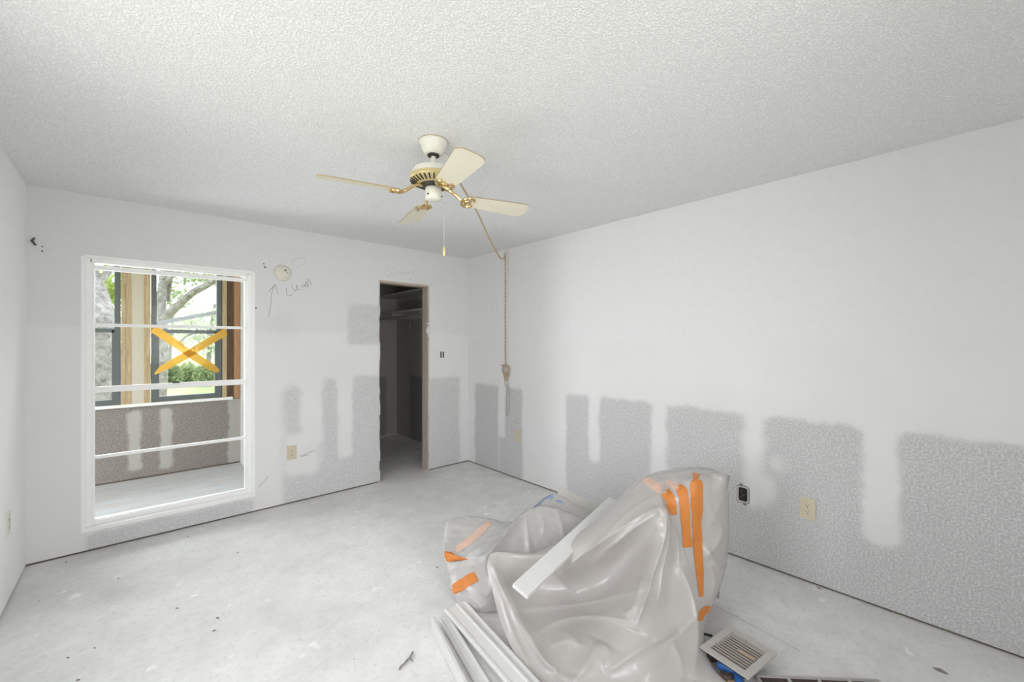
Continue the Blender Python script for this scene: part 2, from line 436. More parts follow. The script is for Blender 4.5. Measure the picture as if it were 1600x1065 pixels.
# ragged compound along the cut drywall edges
b = B()
rs = random.Random(3)
for (xx, sgn) in ((DX1-.003, -1), (DX0+.003, 1)):
    z = .02
    while z < DZ1-.02:
        h = rs.uniform(.03, .12); wd = rs.uniform(.002, .011)
        box(b, min(xx, xx+sgn*wd), max(xx, xx+sgn*wd), YB-.001, YB+.012, z, min(z+h, DZ1-.005), inv); z += h
for k in range(9):
    z = 1.48+rs.uniform(0, .16); wd = rs.uniform(.012, .045)
    box(b, DX1-.003-wd, DX1-.003, YB+.001-rs.uniform(0, .006), YB+.02, z, z+rs.uniform(.012, .035), inv)
obj('torn_drywall_edge', b, M_TRIM, door)

# closet shelf + rod
sh = empty('closet_shelf', (CXR, 5.1, 1.84)); tag(sh, 'white closet shelf with clothes rod along the side wall', 'shelf')
inv = Matrix.Translation(-sh.location)
b = B(); box(b, 2.66, 3.0, YB+TH+.005, CYB, 1.845, 1.865, inv); obj('shelf_board', b, M_TRIM, sh)
b = B(); box(b, 2.982, 3.0, YB+TH+.005, CYB, 1.77, 1.845, inv); obj('cleat', b, M_TRIM, sh)
b = B(); tube(b, [Vector((2.72, YB+TH+.005, 1.785))-sh.location, Vector((2.72, CYB, 1.785))-sh.location], .016, 12); obj('clothes_rod', b, M_GREYMET, sh, True)
for y in (4.75, 5.5):
    b = B(); box(b, 2.70, 2.985, y-.008, y+.008, 1.80, 1.846, inv); box(b, 2.965, 2.985, y-.008, y+.008, 1.62, 1.846, inv); obj('bracket', b, M_GREYMET, sh)
sh2 = empty('closet_shelf', (CXR, 5.1, 2.1)); tag(sh2, 'upper closet shelf close under the dark closet ceiling', 'shelf')
inv = Matrix.Translation(-sh2.location)
b = B(); box(b, 2.66, 3.0, YB+TH+.005, CYB, 2.10, 2.12, inv); obj('shelf_board', b, M_TRIM, sh2)
b = B(); box(b, 2.982, 3.0, YB+TH+.005, CYB, 2.05, 2.10, inv); obj('cleat', b, M_TRIM, sh2)

# ------------------------------------------------------------------ main window
GY = YB + .075
win = empty('window_1', ((WX0+WX1)/2, YB+.05, WZ0)); tag(win, 'tall white aluminium window with four stacked panes onto the porch', 'window', kind='structure')
inv = Matrix.Translation(-win.location)
def wbox(name, x0, x1, y0, y1, z0, z1, mat=M_WHITE, bev=.002):
    b = B(); box(b, x0, x1, y0, y1, z0, z1, inv); return obj(name, b, mat, win, bevel=bev)
# drywall bead round the hole, proud of the wall
wbox('corner_bead', WX0-.014, WX0+.006, YB-.004, YB+.03, WZ0-.012, WZ1)
wbox('corner_bead', WX1-.006, WX1+.014, YB-.004, YB+.03, WZ0-.012, WZ1)
wbox('corner_bead', WX0+.002, WX1-.002, YB-.004, YB+.03, WZ1-.006, WZ1+.012)
wbox('sill', WX0-.012, WX1+.012, YB-.012, YB+TH, WZ0-.012, WZ0+.012)
wbox('side_frame', WX0, WX0+.034, YB+.03, YB+TH, WZ0+.01, WZ1)
wbox('side_frame', WX1-.034, WX1, YB+.03, YB+TH, WZ0+.01, WZ1)
wbox('side_track', WX0+.034, WX0+.048, YB+.055, YB+.10, WZ0+.02, WZ1-.02)
wbox('side_track', WX1-.048, WX1-.034, YB+.055, YB+.10, WZ0+.02, WZ1-.02)
wbox('head_frame', WX0+.03, WX1-.03, YB+.03, YB+TH, WZ1-.030, WZ1)
wbox('bottom_frame', WX0+.03, WX1-.03, YB+.045, YB+TH, WZ0+.012, WZ0+.040)
k = GY / YB
def zg(z): return CAMZ + (z-CAMZ)*k
bars = [(zg(1.948), .030), (zg(1.552), .022), (zg(1.105), .042), (zg(.640), .020), (zg(.205), .022)]
for z, h in bars:
    wbox('rail', WX0+.042, WX1-.042, GY-.014, GY+.014, z-h/2, z+h/2)
zs = [z for z, h in bars]
for a, c_ in zip(zs, zs[1:]):
    b = B(); box(b, WX0+.044, WX1-.044, GY-.0015, GY+.0015, c_+.006, a-.006, inv); obj('pane', b, M_GLASS, win)
b = B(); box(b, WX0+.044, WX1-.044, GY+.004, GY+.006, zs[0]+.01, WZ1-.03, inv); obj('pane', b, M_GLASS, win)
b = B(); pl = on_y(275, 597, GY-.02); box(b, pl.x-.022, pl.x+.022, GY-.03, GY-.014, pl.z-.004, pl.z+.006, inv); obj('latch', b, M_DARK, win, bevel=.002)
# amber tape X on the second pane
tx = empty('tape_cross', on_y(295, 552, GY-.004)); tag(tx, 'amber tape strips crossed in an X on the window pane', 'tape')
def tape_flat(pts, wpx, y, mat, parent):
    bm = B(); prev = None; P = [Vector((*p, 0)) for p in pts]
    for i, p in enumerate(P):
        t = (P[min(i+1, len(P)-1)] - P[max(i-1, 0)]).normalized(); nn = Vector((-t.y, t.x, 0))*wpx[i]/2
        a = on_y(p.x+nn.x, p.y+nn.y, y) - parent.location; c2 = on_y(p.x-nn.x, p.y-nn.y, y) - parent.location
        v = [bm.verts.new(a), bm.verts.new(c2)]
        if prev: bm.faces.new((prev[0], prev[1], v[1], v[0]))
        prev = v
    return bm
obj('tape_strip', tape_flat([(239, 513), (262, 528), (296, 552), (330, 573), (342, 580)], [13, 13, 12, 12, 6], GY-.004, M_AMBER, tx), M_AMBER, tx)
obj('tape_strip', tape_flat([(353, 518), (325, 534), (296, 552), (262, 571), (252, 576), (242, 584)], [12, 11.5, 11.5, 11, 9, 3], GY-.006, M_AMBER, tx), M_AMBER, tx)

# ------------------------------------------------------------------ sun porch
PY = 5.82; PX = .90
def mat_porchfloor():
    m = NT('porch_floor_paint'); p = m.pos()
    mp = m.n('ShaderNodeMapping'); mp.inputs['Scale'].default_value = (1.2, 7, 1); m.l(p, mp.inputs['Vector'])
    n = m.noise(mp.outputs[0], 2.2, 5, .65); n2 = m.noise(mp.outputs[0], 9, 3, .6)
    c = m.mix(m.ramp(n, .35, .65), (.58, .555, .56), (.64, .665, .72)); c = m.mix(m.ramp(n2, .58, .75, 0, .5), c, (.46, .56, .61))
    m.col(c); m.b.inputs['Roughness'].default_value = .6; return m.m
b = B(); box(b, -4.2, CXL-.1, YB+TH, PY+.2, -.12, .004); structure('floor_porch', b, mat_porchfloor(), 'pale worn porch floor outside the tall window', 'floor')
b = B(); box(b, -4.2, CXL-.1, YB+TH, PY+.5, 2.5, 2.6); structure('ceiling_porch', b, M_BEIGE, 'porch ceiling beyond the tall window', 'ceiling')
wp = structure('wall_porch', wall_pieces([(-4.2, PX+.1, .02, .765)], PY, PY+.1, 0), M_PORCH, 'low mottled porch wall under the dark framed windows', 'wall')
b = B(); box(b, -4.2, PX, PY+.004, PY+.1, 0, .02); obj('bottom_plate', b, M_PLATEWOOD, wp)
structure('wall_porch_header', wall_pieces([(-4.2, PX+.1, 2.32, 2.5)], PY, PY+.1, 0), M_BEIGE, 'header above the porch windows', 'wall')
structure('wall_porch_end', wall_pieces([(YB+TH, PY+.1, 0, 2.5)], PX+.02, PX+.3, 1), M_WL, 'white end wall of the sun porch', 'wall')
structure('wall_porch_far', wall_pieces([(YB+TH, PY+.1, 0, 2.5)], -4.3, -4.2, 1), M_WL, 'far end wall of the sun porch', 'wall')
b = B(); box(b, -4.2, .84, PY-.035, PY+.1, .765, .795); structure('trim_1', b, M_WHITE, 'white sill ledge along the porch windows', 'sill')
post = empty('trim_2', (0, PY, .79)); tag(post, 'porch post with tan wood edges and beige centre panel', 'post', kind='structure')
inv = Matrix.Translation(-post.location)
def pbox(parent, name, x0, x1, y0, y1, z0, z1, mat, bev=0):
    b = B(); box(b, x0, x1, y0, y1, z0, z1, Matrix.Translation(-parent.location)); return obj(name, b, mat, parent, bevel=bev)
pbox(post, 'edge_board', -.112, -.085, PY-.005, PY+.1, .79, 2.33, M_TAN)
pbox(post, 'edge_board', -.083, -.040, PY+.004, PY+.1, .79, 2.33, M_TAN)
pbox(post, 'centre_panel', -.040, .062, PY+.012, PY+.1, .79, 2.33, M_BEIGE)
pbox(post, 'edge_board', .062, .088, PY+.004, PY+.1, .79, 2.33, M_TAN)
pbox(post, 'edge_board', .090, .114, PY-.005, PY+.1, .79, 2.33, M_TAN)
ps = empty('trim_3', (.82, PY, .79)); tag(ps, 'bare wood studs between the porch window and end wall', 'studs', kind='structure')
pbox(ps, 'edge_board', .742, .785, PY-.005, PY+.1, .79, 2.33, M_TAN)
pbox(ps, 'cavity_back', .785, .86, PY+.045, PY+.1, .77, 2.33, M_BROWN)
pbox(ps, 'stud', .858, .915, PY-.002, PY+.1, .77, 2.33, M_REDWOOD)

def porch_window(name, x0, x1, z0, z1, label, tilt=False):
    wn = empty(name, ((x0+x1)/2, PY+.04, z0)); tag(wn, label, 'window', kind='structure')
    def p(nm, a0, a1, y0, y1, c0, c1, mat=M_BRONZE): return pbox(wn, nm, a0, a1, y0, y1, c0, c1, mat, .002)
    p('side_frame', x0, x0+.045, PY+.01, PY+.09, z0, z1); p('side_frame', x1-.045, x1, PY+.01, PY+.09, z0, z1)
    p('head_frame', x0+.04, x1-.04, PY+.01, PY+.09, z1-.05, z1); p('bottom_frame', x0+.04, x1-.04, PY+.012, PY+.09, z0, z0+.05)
    zm = 1.555
    p('meeting_rail', x0+.04, x1-.04, PY+.015, PY+.05, zm-.022, zm+.018)
    p('sash_stile', x0+.04, x0+.065, PY+.015, PY+.045, z0+.04, zm); p('sash_stile', x1-.065, x1-.04, PY+.015, PY+.045, z0+.04, zm)
    for (c0, c1, yy) in ((z0+.05, zm-.02, PY+.03), (zm+.018, z1-.05, PY+.06)):
        p('pane', x0+.045, x1-.045, yy-.0015, yy+.0015, c0, c1, M_GLASS)
    return wn
w2 = porch_window('window_2', .119, .738, .797, 2.32, 'bronze framed porch window seen behind the amber tape X')
w3 = porch_window('window_3', -1.30, -.117, .797, 2.32, 'bronze framed porch window showing the big oak trunk')
porch_window('window_4', -2.60, -1.40, .797, 2.32, 'bronze framed porch window next along the porch')
porch_window('window_5', -3.95, -2.70, .797, 2.32, 'last bronze framed porch window toward the far end wall')
b = B(); box(b, -1.40, -1.30, PY, PY+.1, .795, 2.32); box(b, -2.70, -2.60, PY, PY+.1, .795, 2.32); box(b, -4.2, -3.95, PY, PY+.1, .795, 2.32)
structure('wall_porch_posts', b, M_BEIGE, 'beige porch posts between the far windows', 'posts')
# slanted grey brace bar across the upper sash
b = B(); a0 = on_y(240, 506, PY+.035); a1 = on_y(344, 487, PY+.035)
tube(b, [a0-w2.location, a1-w2.location], .030, 4); obj('brace_bar', b, simple('pale_blue_grey', (.50, .54, .60), .5), w2)

# ------------------------------------------------------------------ garden
GZ = -.30
def mat_lawn():
    m = NT('lawn'); p = m.pos(); n = m.noise(p, .8, 4, .6); n2 = m.noise(p, 14, 4, .7)
    f = m.math('ADD', m.math('MULTIPLY', n, .6), m.math('MULTIPLY', n2, .4))
    m.col(m.mix(m.ramp(f, .4, .62), (.30, .37, .15), (.58, .60, .34))); m.b.inputs['Roughness'].default_value = .9
    m.bump(n2, .6, .05); return m.m
M_BARK = NT('oak_bark'); _p = M_BARK.pos(); _n = M_BARK.noise(_p, 7, 5, .7, .8)
M_BARK.col(M_BARK.mix(M_BARK.ramp(_n, .35, .65), (.15, .135, .13), (.38, .355, .35))); M_BARK.b.inputs['Roughness'].default_value = .9
M_BARK.bump(_n, .8, .05); M_BARK = M_BARK.m
M_LEAF1 = mat_leaf('leaf_bright', (.34, .42, .12), (.50, .56, .22))
M_LEAF2 = mat_leaf('leaf_mid', (.22, .29, .14), (.40, .46, .26))
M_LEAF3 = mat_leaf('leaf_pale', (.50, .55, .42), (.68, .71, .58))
b = B()
box(b, -60, 60, YR-60, 80, GZ-.5, GZ)
tag(obj('lawn', b, mat_lawn()), 'sunlit lawn outside the porch windows', 'lawn', kind='structure')

def leaves(bm, centre, rad, count, size, rnd):
    c0 = Vector(centre)
    for _ in range(count):
        while True:
            d = Vector((rnd.uniform(-1, 1), rnd.uniform(-1, 1), rnd.uniform(-1, 1)))
            if d.length < 1: break
        p = c0 + Vector((d.x*rad[0], d.y*rad[1], d.z*rad[2]))
        a = Vector((rnd.gauss(0, 1), rnd.gauss(0, 1), rnd.gauss(0, 1))).normalized(); t = a.orthogonal().normalized(); s = size*rnd.uniform(.6, 1.4)
        q = a.cross(t)
        v = [bm.verts.new(p+t*s), bm.verts.new(p+q*s*.5), bm.verts.new(p-t*s), bm.verts.new(p-q*s*.5)]
        bm.faces.new(v)
def tree(name, label, base, trunk_pts, trunk_r, limbs, blobs, leafmat, seed, size=.08):
    rnd = random.Random(seed); base = Vector(base)
    t = empty(name, base); tag(t, label, 'tree', 'garden trees beyond the porch')
    bm = B(); pts = spline([Vector(p)-base for p in trunk_pts], 6); n = len(pts)
    tube(bm, pts, [trunk_r[0]+(trunk_r[1]-trunk_r[0])*i/(n-1) for i in range(n)], 14); obj('trunk', bm, M_BARK, t, True)
    for lp, r0, r1 in limbs:
        bm = B(); pts = spline([Vector(p)-base for p in lp], 6); n = len(pts)
        tube(bm, pts, [r0+(r1-r0)*i/(n-1) for i in range(n)], 10); obj('limb', bm, M_BARK, t, True)
    bm = B()
    for c_, rad, cnt in blobs: leaves(bm, Vector(c_)-base, rad, cnt, size, rnd)
    f = obj('foliage', bm, leafmat, t); f['kind'] = 'stuff'
    return t
D1 = 7.2
o1 = on_floor(168, 535+FPX*(CAMZ-GZ)/D1, GZ)
tree('oak_tree', 'thick leaning oak trunk close outside the porch window', o1,
     [o1, at(167, 620, D1), at(165, 560, D1), at(160, 515, D1), at(148, 470, D1+.1), at(128, 425, D1+.2), at(100, 370, D1+.3)], (.20, .22),
     [([at(142, 455, D1), at(165, 430, D1+.3), at(178, 412, D1+.6), at(200, 380, D1+.9)], .06, .03)],
     [(at(168, 455, D1+3), (.5, .6, .35), 900), (at(160, 405, D1+2), (.9, .8, .4), 500), (at(110, 345, D1+.6), (1.0, 1.0, .7), 1200)], M_LEAF1, 11, .07)
D2 = 13.0
o2 = on_floor(252, 535+FPX*(CAMZ-GZ)/D2, GZ)
tree('oak_tree', 'pale oak with a long level limb crossing the porch window', o2,
     [o2, at(254, 580, D2), at(255, 520, D2), at(252, 470, D2), at(256, 430, D2), at(262, 380, D2), at(270, 320, D2)], (.14, .10),
     [([at(254, 500, D2), at(275, 480, D2-.2), at(300, 458, D2-.4), at(322, 446, D2-.5), at(350, 428, D2-.5), at(390, 400, D2-.3)], .13, .07),
      ([at(256, 445, D2), at(268, 432, D2), at(285, 420, D2), at(310, 400, D2)], .08, .05),
      ([at(272, 400, D2), at(266, 440, D2+.2), at(262, 470, D2+.4)], .05, .07),
      ([at(322, 446, D2-.5), at(336, 434, D2-.5), at(345, 420, D2-.5)], .04, .02),
      ([at(400, 470, D2+1), at(345, 522, D2+1), at(318, 519, D2+1), at(295, 523, D2+1), at(280, 535, D2+1)], .05, .02)],
     [(at(310, 432, D2+1), (1.0, .8, .35), 500), (at(275, 465, D2+1.5), (.5, .6, .4), 260), (at(330, 415, D2), (.9, .7, .4), 450),
      (at(300, 350, D2+.5), (2.0, 1.2, .9), 1500)], M_LEAF2, 12, .065)
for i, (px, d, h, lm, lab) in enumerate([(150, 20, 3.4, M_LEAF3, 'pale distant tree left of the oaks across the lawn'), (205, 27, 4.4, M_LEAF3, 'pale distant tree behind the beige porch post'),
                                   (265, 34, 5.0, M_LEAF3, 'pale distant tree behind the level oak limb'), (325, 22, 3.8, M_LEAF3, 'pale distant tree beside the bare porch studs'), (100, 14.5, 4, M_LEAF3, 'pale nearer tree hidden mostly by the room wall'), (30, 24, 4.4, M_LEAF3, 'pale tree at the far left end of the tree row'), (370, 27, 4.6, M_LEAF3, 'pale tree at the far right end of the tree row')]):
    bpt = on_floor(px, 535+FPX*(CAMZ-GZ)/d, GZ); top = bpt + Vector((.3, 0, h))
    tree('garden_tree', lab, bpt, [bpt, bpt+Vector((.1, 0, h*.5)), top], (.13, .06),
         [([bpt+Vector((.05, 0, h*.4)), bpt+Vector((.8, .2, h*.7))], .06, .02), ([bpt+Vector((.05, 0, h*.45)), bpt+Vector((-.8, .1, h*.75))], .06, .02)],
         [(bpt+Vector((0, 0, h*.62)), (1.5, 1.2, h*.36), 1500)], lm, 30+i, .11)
for i, (px, d, wd) in enumerate([(150, 15, .6), (243, 17.6, .40), (268, 16.3, .38), (294, 17.6, .40), (320, 16.3, .38), (346, 17.6, .40)]):
    bpt = on_floor(px, 535+FPX*(CAMZ-GZ)/d, GZ)
    t = empty('garden_shrub', bpt)
    tag(t, ['leafy shrub behind the big leaning oak trunk', 'leafy shrub beside the pale oak trunk', 'leafy shrub in the hedge row under the level oak limb',
            'leafy shrub in the hedge row under the level oak limb', 'leafy shrub in the hedge row under the level oak limb', 'leafy shrub in line with the bare porch studs'][i], 'shrub', 'shrubs along the lawn edge')
    bm = B(); leaves(bm, (0, 0, .45), (wd, .4, .45), 700, .07, random.Random(50+i)); f = obj('foliage', bm, M_LEAF2, t); f['kind'] = 'stuff'
    bm = B(); tube(bm, [(0, 0, -.05), (.05, 0, .4), (0, .05, .7)], [.03, .02, .01], 6); obj('stem', bm, M_BARK, t)

# ------------------------------------------------------------------ ceiling fan
FX, FY = 1.105, 1.80
fan = empty('ceiling_fan', (FX, FY, ZC)); tag(fan, 'cream four bladed ceiling fan with brass fittings and pull chain', 'ceiling fan')
def z_(z): return z - ZC
b = B(); lathe(b, [(.0715, 0), (.0715, z_(2.432)), (.068, z_(2.43)), (.060, z_(2.405)), (.046, z_(2.378)), (.036, z_(2.372)), (.022, z_(2.372))]); can = obj('canopy', b, M_FANW, fan, True)
b = B(); lathe(b, [(.0725, .0), (.0725, z_(2.437)), (.069, z_(2.435))]); obj('canopy_ring', b, M_BLADE_EDGE, can, True)
b = B(); lathe(b, [(.030, z_(2.373)), (.030, z_(2.366)), (.014, z_(2.362))], 20); obj('hanger_ball', b, M_DARK, can, True)
b = B(); tube(b, spline([(.055, -.012, z_(2.40)), (.075, -.016, z_(2.392)), (.083, -.017, z_(2.375)), (.074, -.016, z_(2.365))], 5), .0025, 6); obj('chain_hook', b, M_GREYMET, can)
b = B(); lathe(b, [(.0125, z_(2.37)), (.0125, z_(2.30))], 16); obj('downrod', b, M_FANW, fan, True)
b = B(); lathe(b, [(.018, z_(2.318)), (.020, z_(2.302)), (.080, z_(2.300)), (.100, z_(2.293)), (.107, z_(2.280)), (.108, z_(2.258)), (.10, z_(2.256))]); mot = obj('motor_housing', b, M_FANW, fan, True)
b = B(); lathe(b, [(.108, z_(2.264)), (.1160, z_(2.259)), (.1175, z_(2.244)), (.112, z_(2.236)), (.100, z_(2.231)), (.086, z_(2.225)), (.068, z_(2.219)), (.05, z_(2.218))], 48); ring = obj('vent_ring', b, M_GOLD, fan, True)
slot = B()
lathe(slot, [(.0, z_(2.2185)), (.066, z_(2.2185)), (.060, z_(2.206)), (.05, z_(2.205)), (.0, z_(2.205))], 32, cap=False); obj('flywheel', slot, M_DARK, fan, True)
me_slot = None
for i in range(30):
    a = 2*math.pi*i/30
    if me_slot is None:
        b = B(); box(b, -.017, .017, -.0028, .0028, -.0035, .0035); me_slot = bpy.data.meshes.new('vent_slot'); b.to_mesh(me_slot); b.free(); me_slot.materials.append(M_SLOT)
    o = bpy.data.objects.new('vent_slot', me_slot); C.objects.link(o); o.parent = ring
    o.location = (.0985*math.cos(a), .0985*math.sin(a), z_(2.2300)); o.rotation_euler = (0, math.radians(-24), a)
b = B(); lathe(b, [(.030, z_(2.207)), (.039, z_(2.205)), (.041, z_(2.20)), (.041, z_(2.188)), (.0395, z_(2.187)), (.0395, z_(2.158)), (.036, z_(2.148)), (.030, z_(2.144)), (.0, z_(2.143))], 32, cap=False); sw = obj('switch_housing', b, M_FANW, fan, True)
for a in (200, 320, 80):
    b = B(); lathe(b, [(.004, 0), (.004, .005)], 10, Matrix.Translation((.0395*math.cos(math.radians(a)), .0395*math.sin(math.radians(a)), z_(2.165))) @ Matrix.Rotation(math.radians(a), 4, 'Z') @ Matrix.Rotation(math.pi/2, 4, 'Y')); obj('screw', b, M_DARK, sw)
BZ = z_(2.168)
def blade_outline():
    pts = []
    r0, r1 = .175, .533
    w0, w1 = .048, .066
    pts += [(r0, -w0*.75), (r0+.012, -w0), (r1-.03, -w1), (r1-.006, -w1*.72), (r1, -w1*.4), (r1, w1*.4), (r1-.006, w1*.72), (r1-.03, w1), (r0+.012, w0), (r0, w0*.75)]
    return pts
for kk in range(4):
    a = math.radians(74.98 + 90*kk)
    bl = empty('blade', (0, 0, BZ), (0, 0, a)); bl.parent = fan
    pitch = Matrix.Rotation(math.radians(-13), 4, 'X')
    b = B(); prism(b, blade_outline(), Vector((0, 0, -.003)), Vector((1, 0, 0)), Vector((0, 1, 0)), Vector((0, 0, 1)), .006)
    for v in b.verts: v.co = pitch @ v.co
    bo = obj('blade_board', b, M_BLADE, bl); 
    bo.data.materials.append(M_BLADE_EDGE)
    for p in bo.data.polygons:
        if len(p.vertices) == 4: p.material_index = 1
    # scrolled brass bracket
    b = B()
    tube(b, spline([(.055, 0, .042), (.085, .004, .040), (.115, 0, .022), (.145, -.002, .000), (.175, 0, -.008)], 5), [.0085]*21, 8)
    tube(b, spline([(.150, 0, -.004), (.158, .026, -.008), (.180, .040, -.008), (.205, .034, -.008), (.212, .020, -.008)], 5), .007, 7)
    tube(b, spline([(.150, 0, -.004), (.158, -.026, -.008), (.180, -.040, -.008), (.205, -.034, -.008), (.212, -.020, -.008)], 5), .007, 7)
    tube(b, spline([(.165, 0, -.006), (.178, .014, -.008), (.192, .010, -.009), (.190, -.008, -.009), (.176, -.013, -.008), (.165, 0, -.006)], 4), .005, 6)
    box(b, .165, .20, -.012, .012, -.008, -.003)
    for v in b.verts: v.co = pitch @ v.co if v.co.x > .14 else v.co
    obj('bracket', b, M_BRASS, bl, True)
b = B(); pcx, pcy = .040*math.cos(math.radians(-20)), .040*math.sin(math.radians(-20))
tube(b, [(pcx, pcy, z_(2.16)), (pcx+.012, pcy-.004, z_(2.150)), (pcx+.014, pcy-.005, z_(1.915))], .0016, 6); pc = obj('pull_chain', b, M_GREYMET, fan)
b = B(); lathe(b, [(.003, 0), (.0065, -.006), (.0075, -.02), (.0065, -.045), (.003, -.05)], 14, Matrix.Translation((pcx+.014, pcy-.005, z_(1.918)))); obj('pull_fob', b, M_GOLD, pc, True)

# ------------------------------------------------------------------ swag chain from the fan to the wall
ch = empty('swag_chain', (XR-.03, 3.325, 2.41)); tag(ch, 'thin brass swag chain and cord from fan down the right wall', 'chain')
A = Vector((FX+.078, FY-.017, 0)); Bq = Vector((XR-.028, 3.325, 0))
cp = [(0, 2.372), (.11, 2.345), (.33, 2.338), (.54, 2.285), (.72, 2.262), (.84, 2.262), (.93, 2.295), (.975, 2.345), (1, 2.405)]
path = [A.lerp(Bq, t) + Vector((0, 0, z)) for t, z in cp]
down = [Vector((XR-.020, 3.335, z)) for z in (2.38, 2.2, 1.9, 1.6, 1.35, 1.2)]
def links(bm, pts, pitch=.022):
    acc = 0; flip = 0; P = spline(pts, 24)
    for p, q in zip(P, P[1:]):
        seg = (q-p); L = seg.length
        if L < 1e-6: continue
        t = seg/L; s_ = pitch - acc
        while s_ <= L:
            c0 = p + t*s_; side = t.orthogonal().normalized() if flip % 2 else t.cross(t.orthogonal()).normalized()
            tube(bm, [c0 + t*(.013*math.cos(x)) + side*(.0065*math.sin(x)) for x in [2*math.pi*k/8 for k in range(9)]], .002, 4, cap=False)
            flip += 1; s_ += pitch
        acc = L - (s_ - pitch)
b = B(); links(b, [p-ch.location for p in path]); links(b, [p-ch.location for p in down]); o = obj('chain_links', b, M_BRASS, ch); o['kind'] = 'stuff'
rw = random.Random(5)
b = B(); tube(b, spline([p-ch.location+Vector((rw.uniform(-.004, .004), rw.uniform(-.004, .004), rw.uniform(-.004, .004))) for p in spline(path, 4)], 3), .0028, 6)
tube(b, spline([p-ch.location+Vector((-.003, rw.uniform(-.006, .006), 0)) for p in spline(down, 4)], 3), .0026, 6); obj('cord', b, M_CORD, ch)
b = B(); tube(b, spline([p-ch.location for p in (Vector((XR-.028, 3.325, ZC)), Vector((XR-.03, 3.325, 2.42)), Vector((XR-.045, 3.315, 2.41)), Vector((XR-.035, 3.31, 2.395)))], 5), .003, 6); obj('ceiling_hook', b, M_WHITE, ch)
# cord run stapled straight beside the chain, ending in a tied hank
b = B(); tube(b, [Vector((XR-.004, 3.300, 2.43))-ch.location, Vector((XR-.004, 3.296, 1.22))-ch.location], .003, 6); obj('wall_cord', b, M_TRIM, ch)
hk = empty('cord_hank', (XR-.005, 3.32, 1.19)); tag(hk, 'tied hank of tan cord hanging on a nail on the right wall', 'cord')
b = B()
for i in range(6):
    w_ = rw.uniform(.02, .05); zt = rw.uniform(-.02, .01); zb = rw.uniform(-.2, -.11)
    tube(b, spline([(-.02, 0, zt), (-.025, w_, zt-.03), (-.02, w_*1.1, (zt+zb)/2), (-.022, .0, zb), (-.02, -w_, (zt+zb)/2), (-.022, -w_, zt-.03), (-.02, 0, zt)], 5), .0035, 6)
tube(b, spline([(-.02, .0, -.1), (-.018, .022, -.16), (-.018, .018, -.22), (-.018, 0, -.245), (-.018, -.018, -.22), (-.018, -.02, -.16), (-.02, 0, -.1)], 5), .003, 6)
obj('cord_loops', b, M_CORD, hk, True)
b = B()
for z in (-.085, -.095, -.105): tube(b, [(-.022+.022*math.cos(x), .028*math.sin(x), z) for x in [2*math.pi*k/12 for k in range(13)]], .0035, 6, cap=False)
obj('cord_tie', b, M_CORD, hk, True)
b = B(); tube(b, [(.005, .02, .0), (-.045, .05, -.004)], .003, 6); obj('nail', b, M_DARK, hk)
b = B(); tube(b, spline([(-.008, -.005, -.2), (-.006, .002, -.35), (-.006, .010, -.50), (-.006, -.004, -.55), (-.006, -.032, -.45), (-.006, -.038, -.33), (-.006, -.02, -.2)], 6), .003, 6); obj('loose_loop', b, M_PENCIL, hk)

# ------------------------------------------------------------------ wall plates and fittings
def outlet(loc, rotz, mat, label, holes=True):
    t = empty('outlet_plate', loc, (0, 0, rotz)); tag(t, label, 'outlet', 'wall outlets')
    b = B(); box(b, -.039, .039, -.007, .002, -.062, .062); obj('cover_plate', b, mat, t, bevel=.003)
    for s in (-1, 1):
        b = B(); lathe(b, [(.0165, .0), (.0165, .0015)], 20, Matrix.Translation((0, -.0065, s*.0195)) @ Matrix.Rotation(math.pi/2, 4, 'X')); r = obj('receptacle', b, mat, t, True)
        b = B(); box(b, -.0075, -.0055, -.0088, -.006, s*.0195+.001, s*.0195+.009); box(b, .0055, .0075, -.0088, -.006, s*.0195+.001, s*.0195+.009)
        lathe(b, [(.003, 0), (.003, .003)], 10, Matrix.Translation((0, -.0058, s*.0195-.007)) @ Matrix.Rotation(math.pi/2, 4, 'X')); obj('slots', b, M_SLOT, r)
    b = B(); lathe(b, [(.003, 0), (.003, .0015)], 10, Matrix.Translation((0, -.0068, 0)) @ Matrix.Rotation(math.pi/2, 4, 'X')); obj('screw', b, M_GREYMET, t)
    return t
outlet((1.025, YB, .452), 0, M_PLATE, 'almond outlet plate between window and closet on the back wall')
outlet((XR, 3.16, .455), math.pi/2*3, M_PLATE, 'small almond outlet plate below the hanging cord')
outlet((XR, .632, .442), math.pi/2*3, M_PLATE, 'almond outlet plate right of the open electrical box')
outlet((XL, 3.52, .44), math.pi/2, M_PLATE_W, 'ivory outlet plate on the left wall')
eb = empty('electrical_box', (XR, .987, .430)); tag(eb, 'open electrical box without its cover on the right wall', 'electrical box')
def rrect(w, h, r, n=4):
    out = []
    for cx0, cz0, a0 in ((w-r, h-r, 0), (-w+r, h-r, 90), (-w+r, -h+r, 180), (w-r, -h+r, 270)):
        for i in range(n+1):
            a = math.radians(a0+90*i/n); out.append((cx0+r*math.cos(a), cz0+r*math.sin(a)))
    return out
def ring_prism(bm, outer, inner, x0, x1):
    vo = [[bm.verts.new((x, p, q)) for p, q in outer] for x in (x0, x1)]; vi = [[bm.verts.new((x, p, q)) for p, q in inner] for x in (x0, x1)]
    n = len(outer)
    for i in range(n):
        j = (i+1) % n
        bm.faces.new((vo[0][i], vo[0][j], vo[1][j], vo[1][i])); bm.faces.new((vi[0][i], vi[1][i], vi[1][j], vi[0][j]))
        bm.faces.new((vo[0][i], vi[0][i], vi[0][j], vo[0][j])); bm.faces.new((vo[1][i], vo[1][j], vi[1][j], vi[1][i]))
b = B(); ring_prism(b, rrect(.036, .056, .018), rrect(.027, .044, .012), -.0035, .001); obj('box_rim', b, simple('box_rim_grey', (.52, .50, .46), .6), eb)
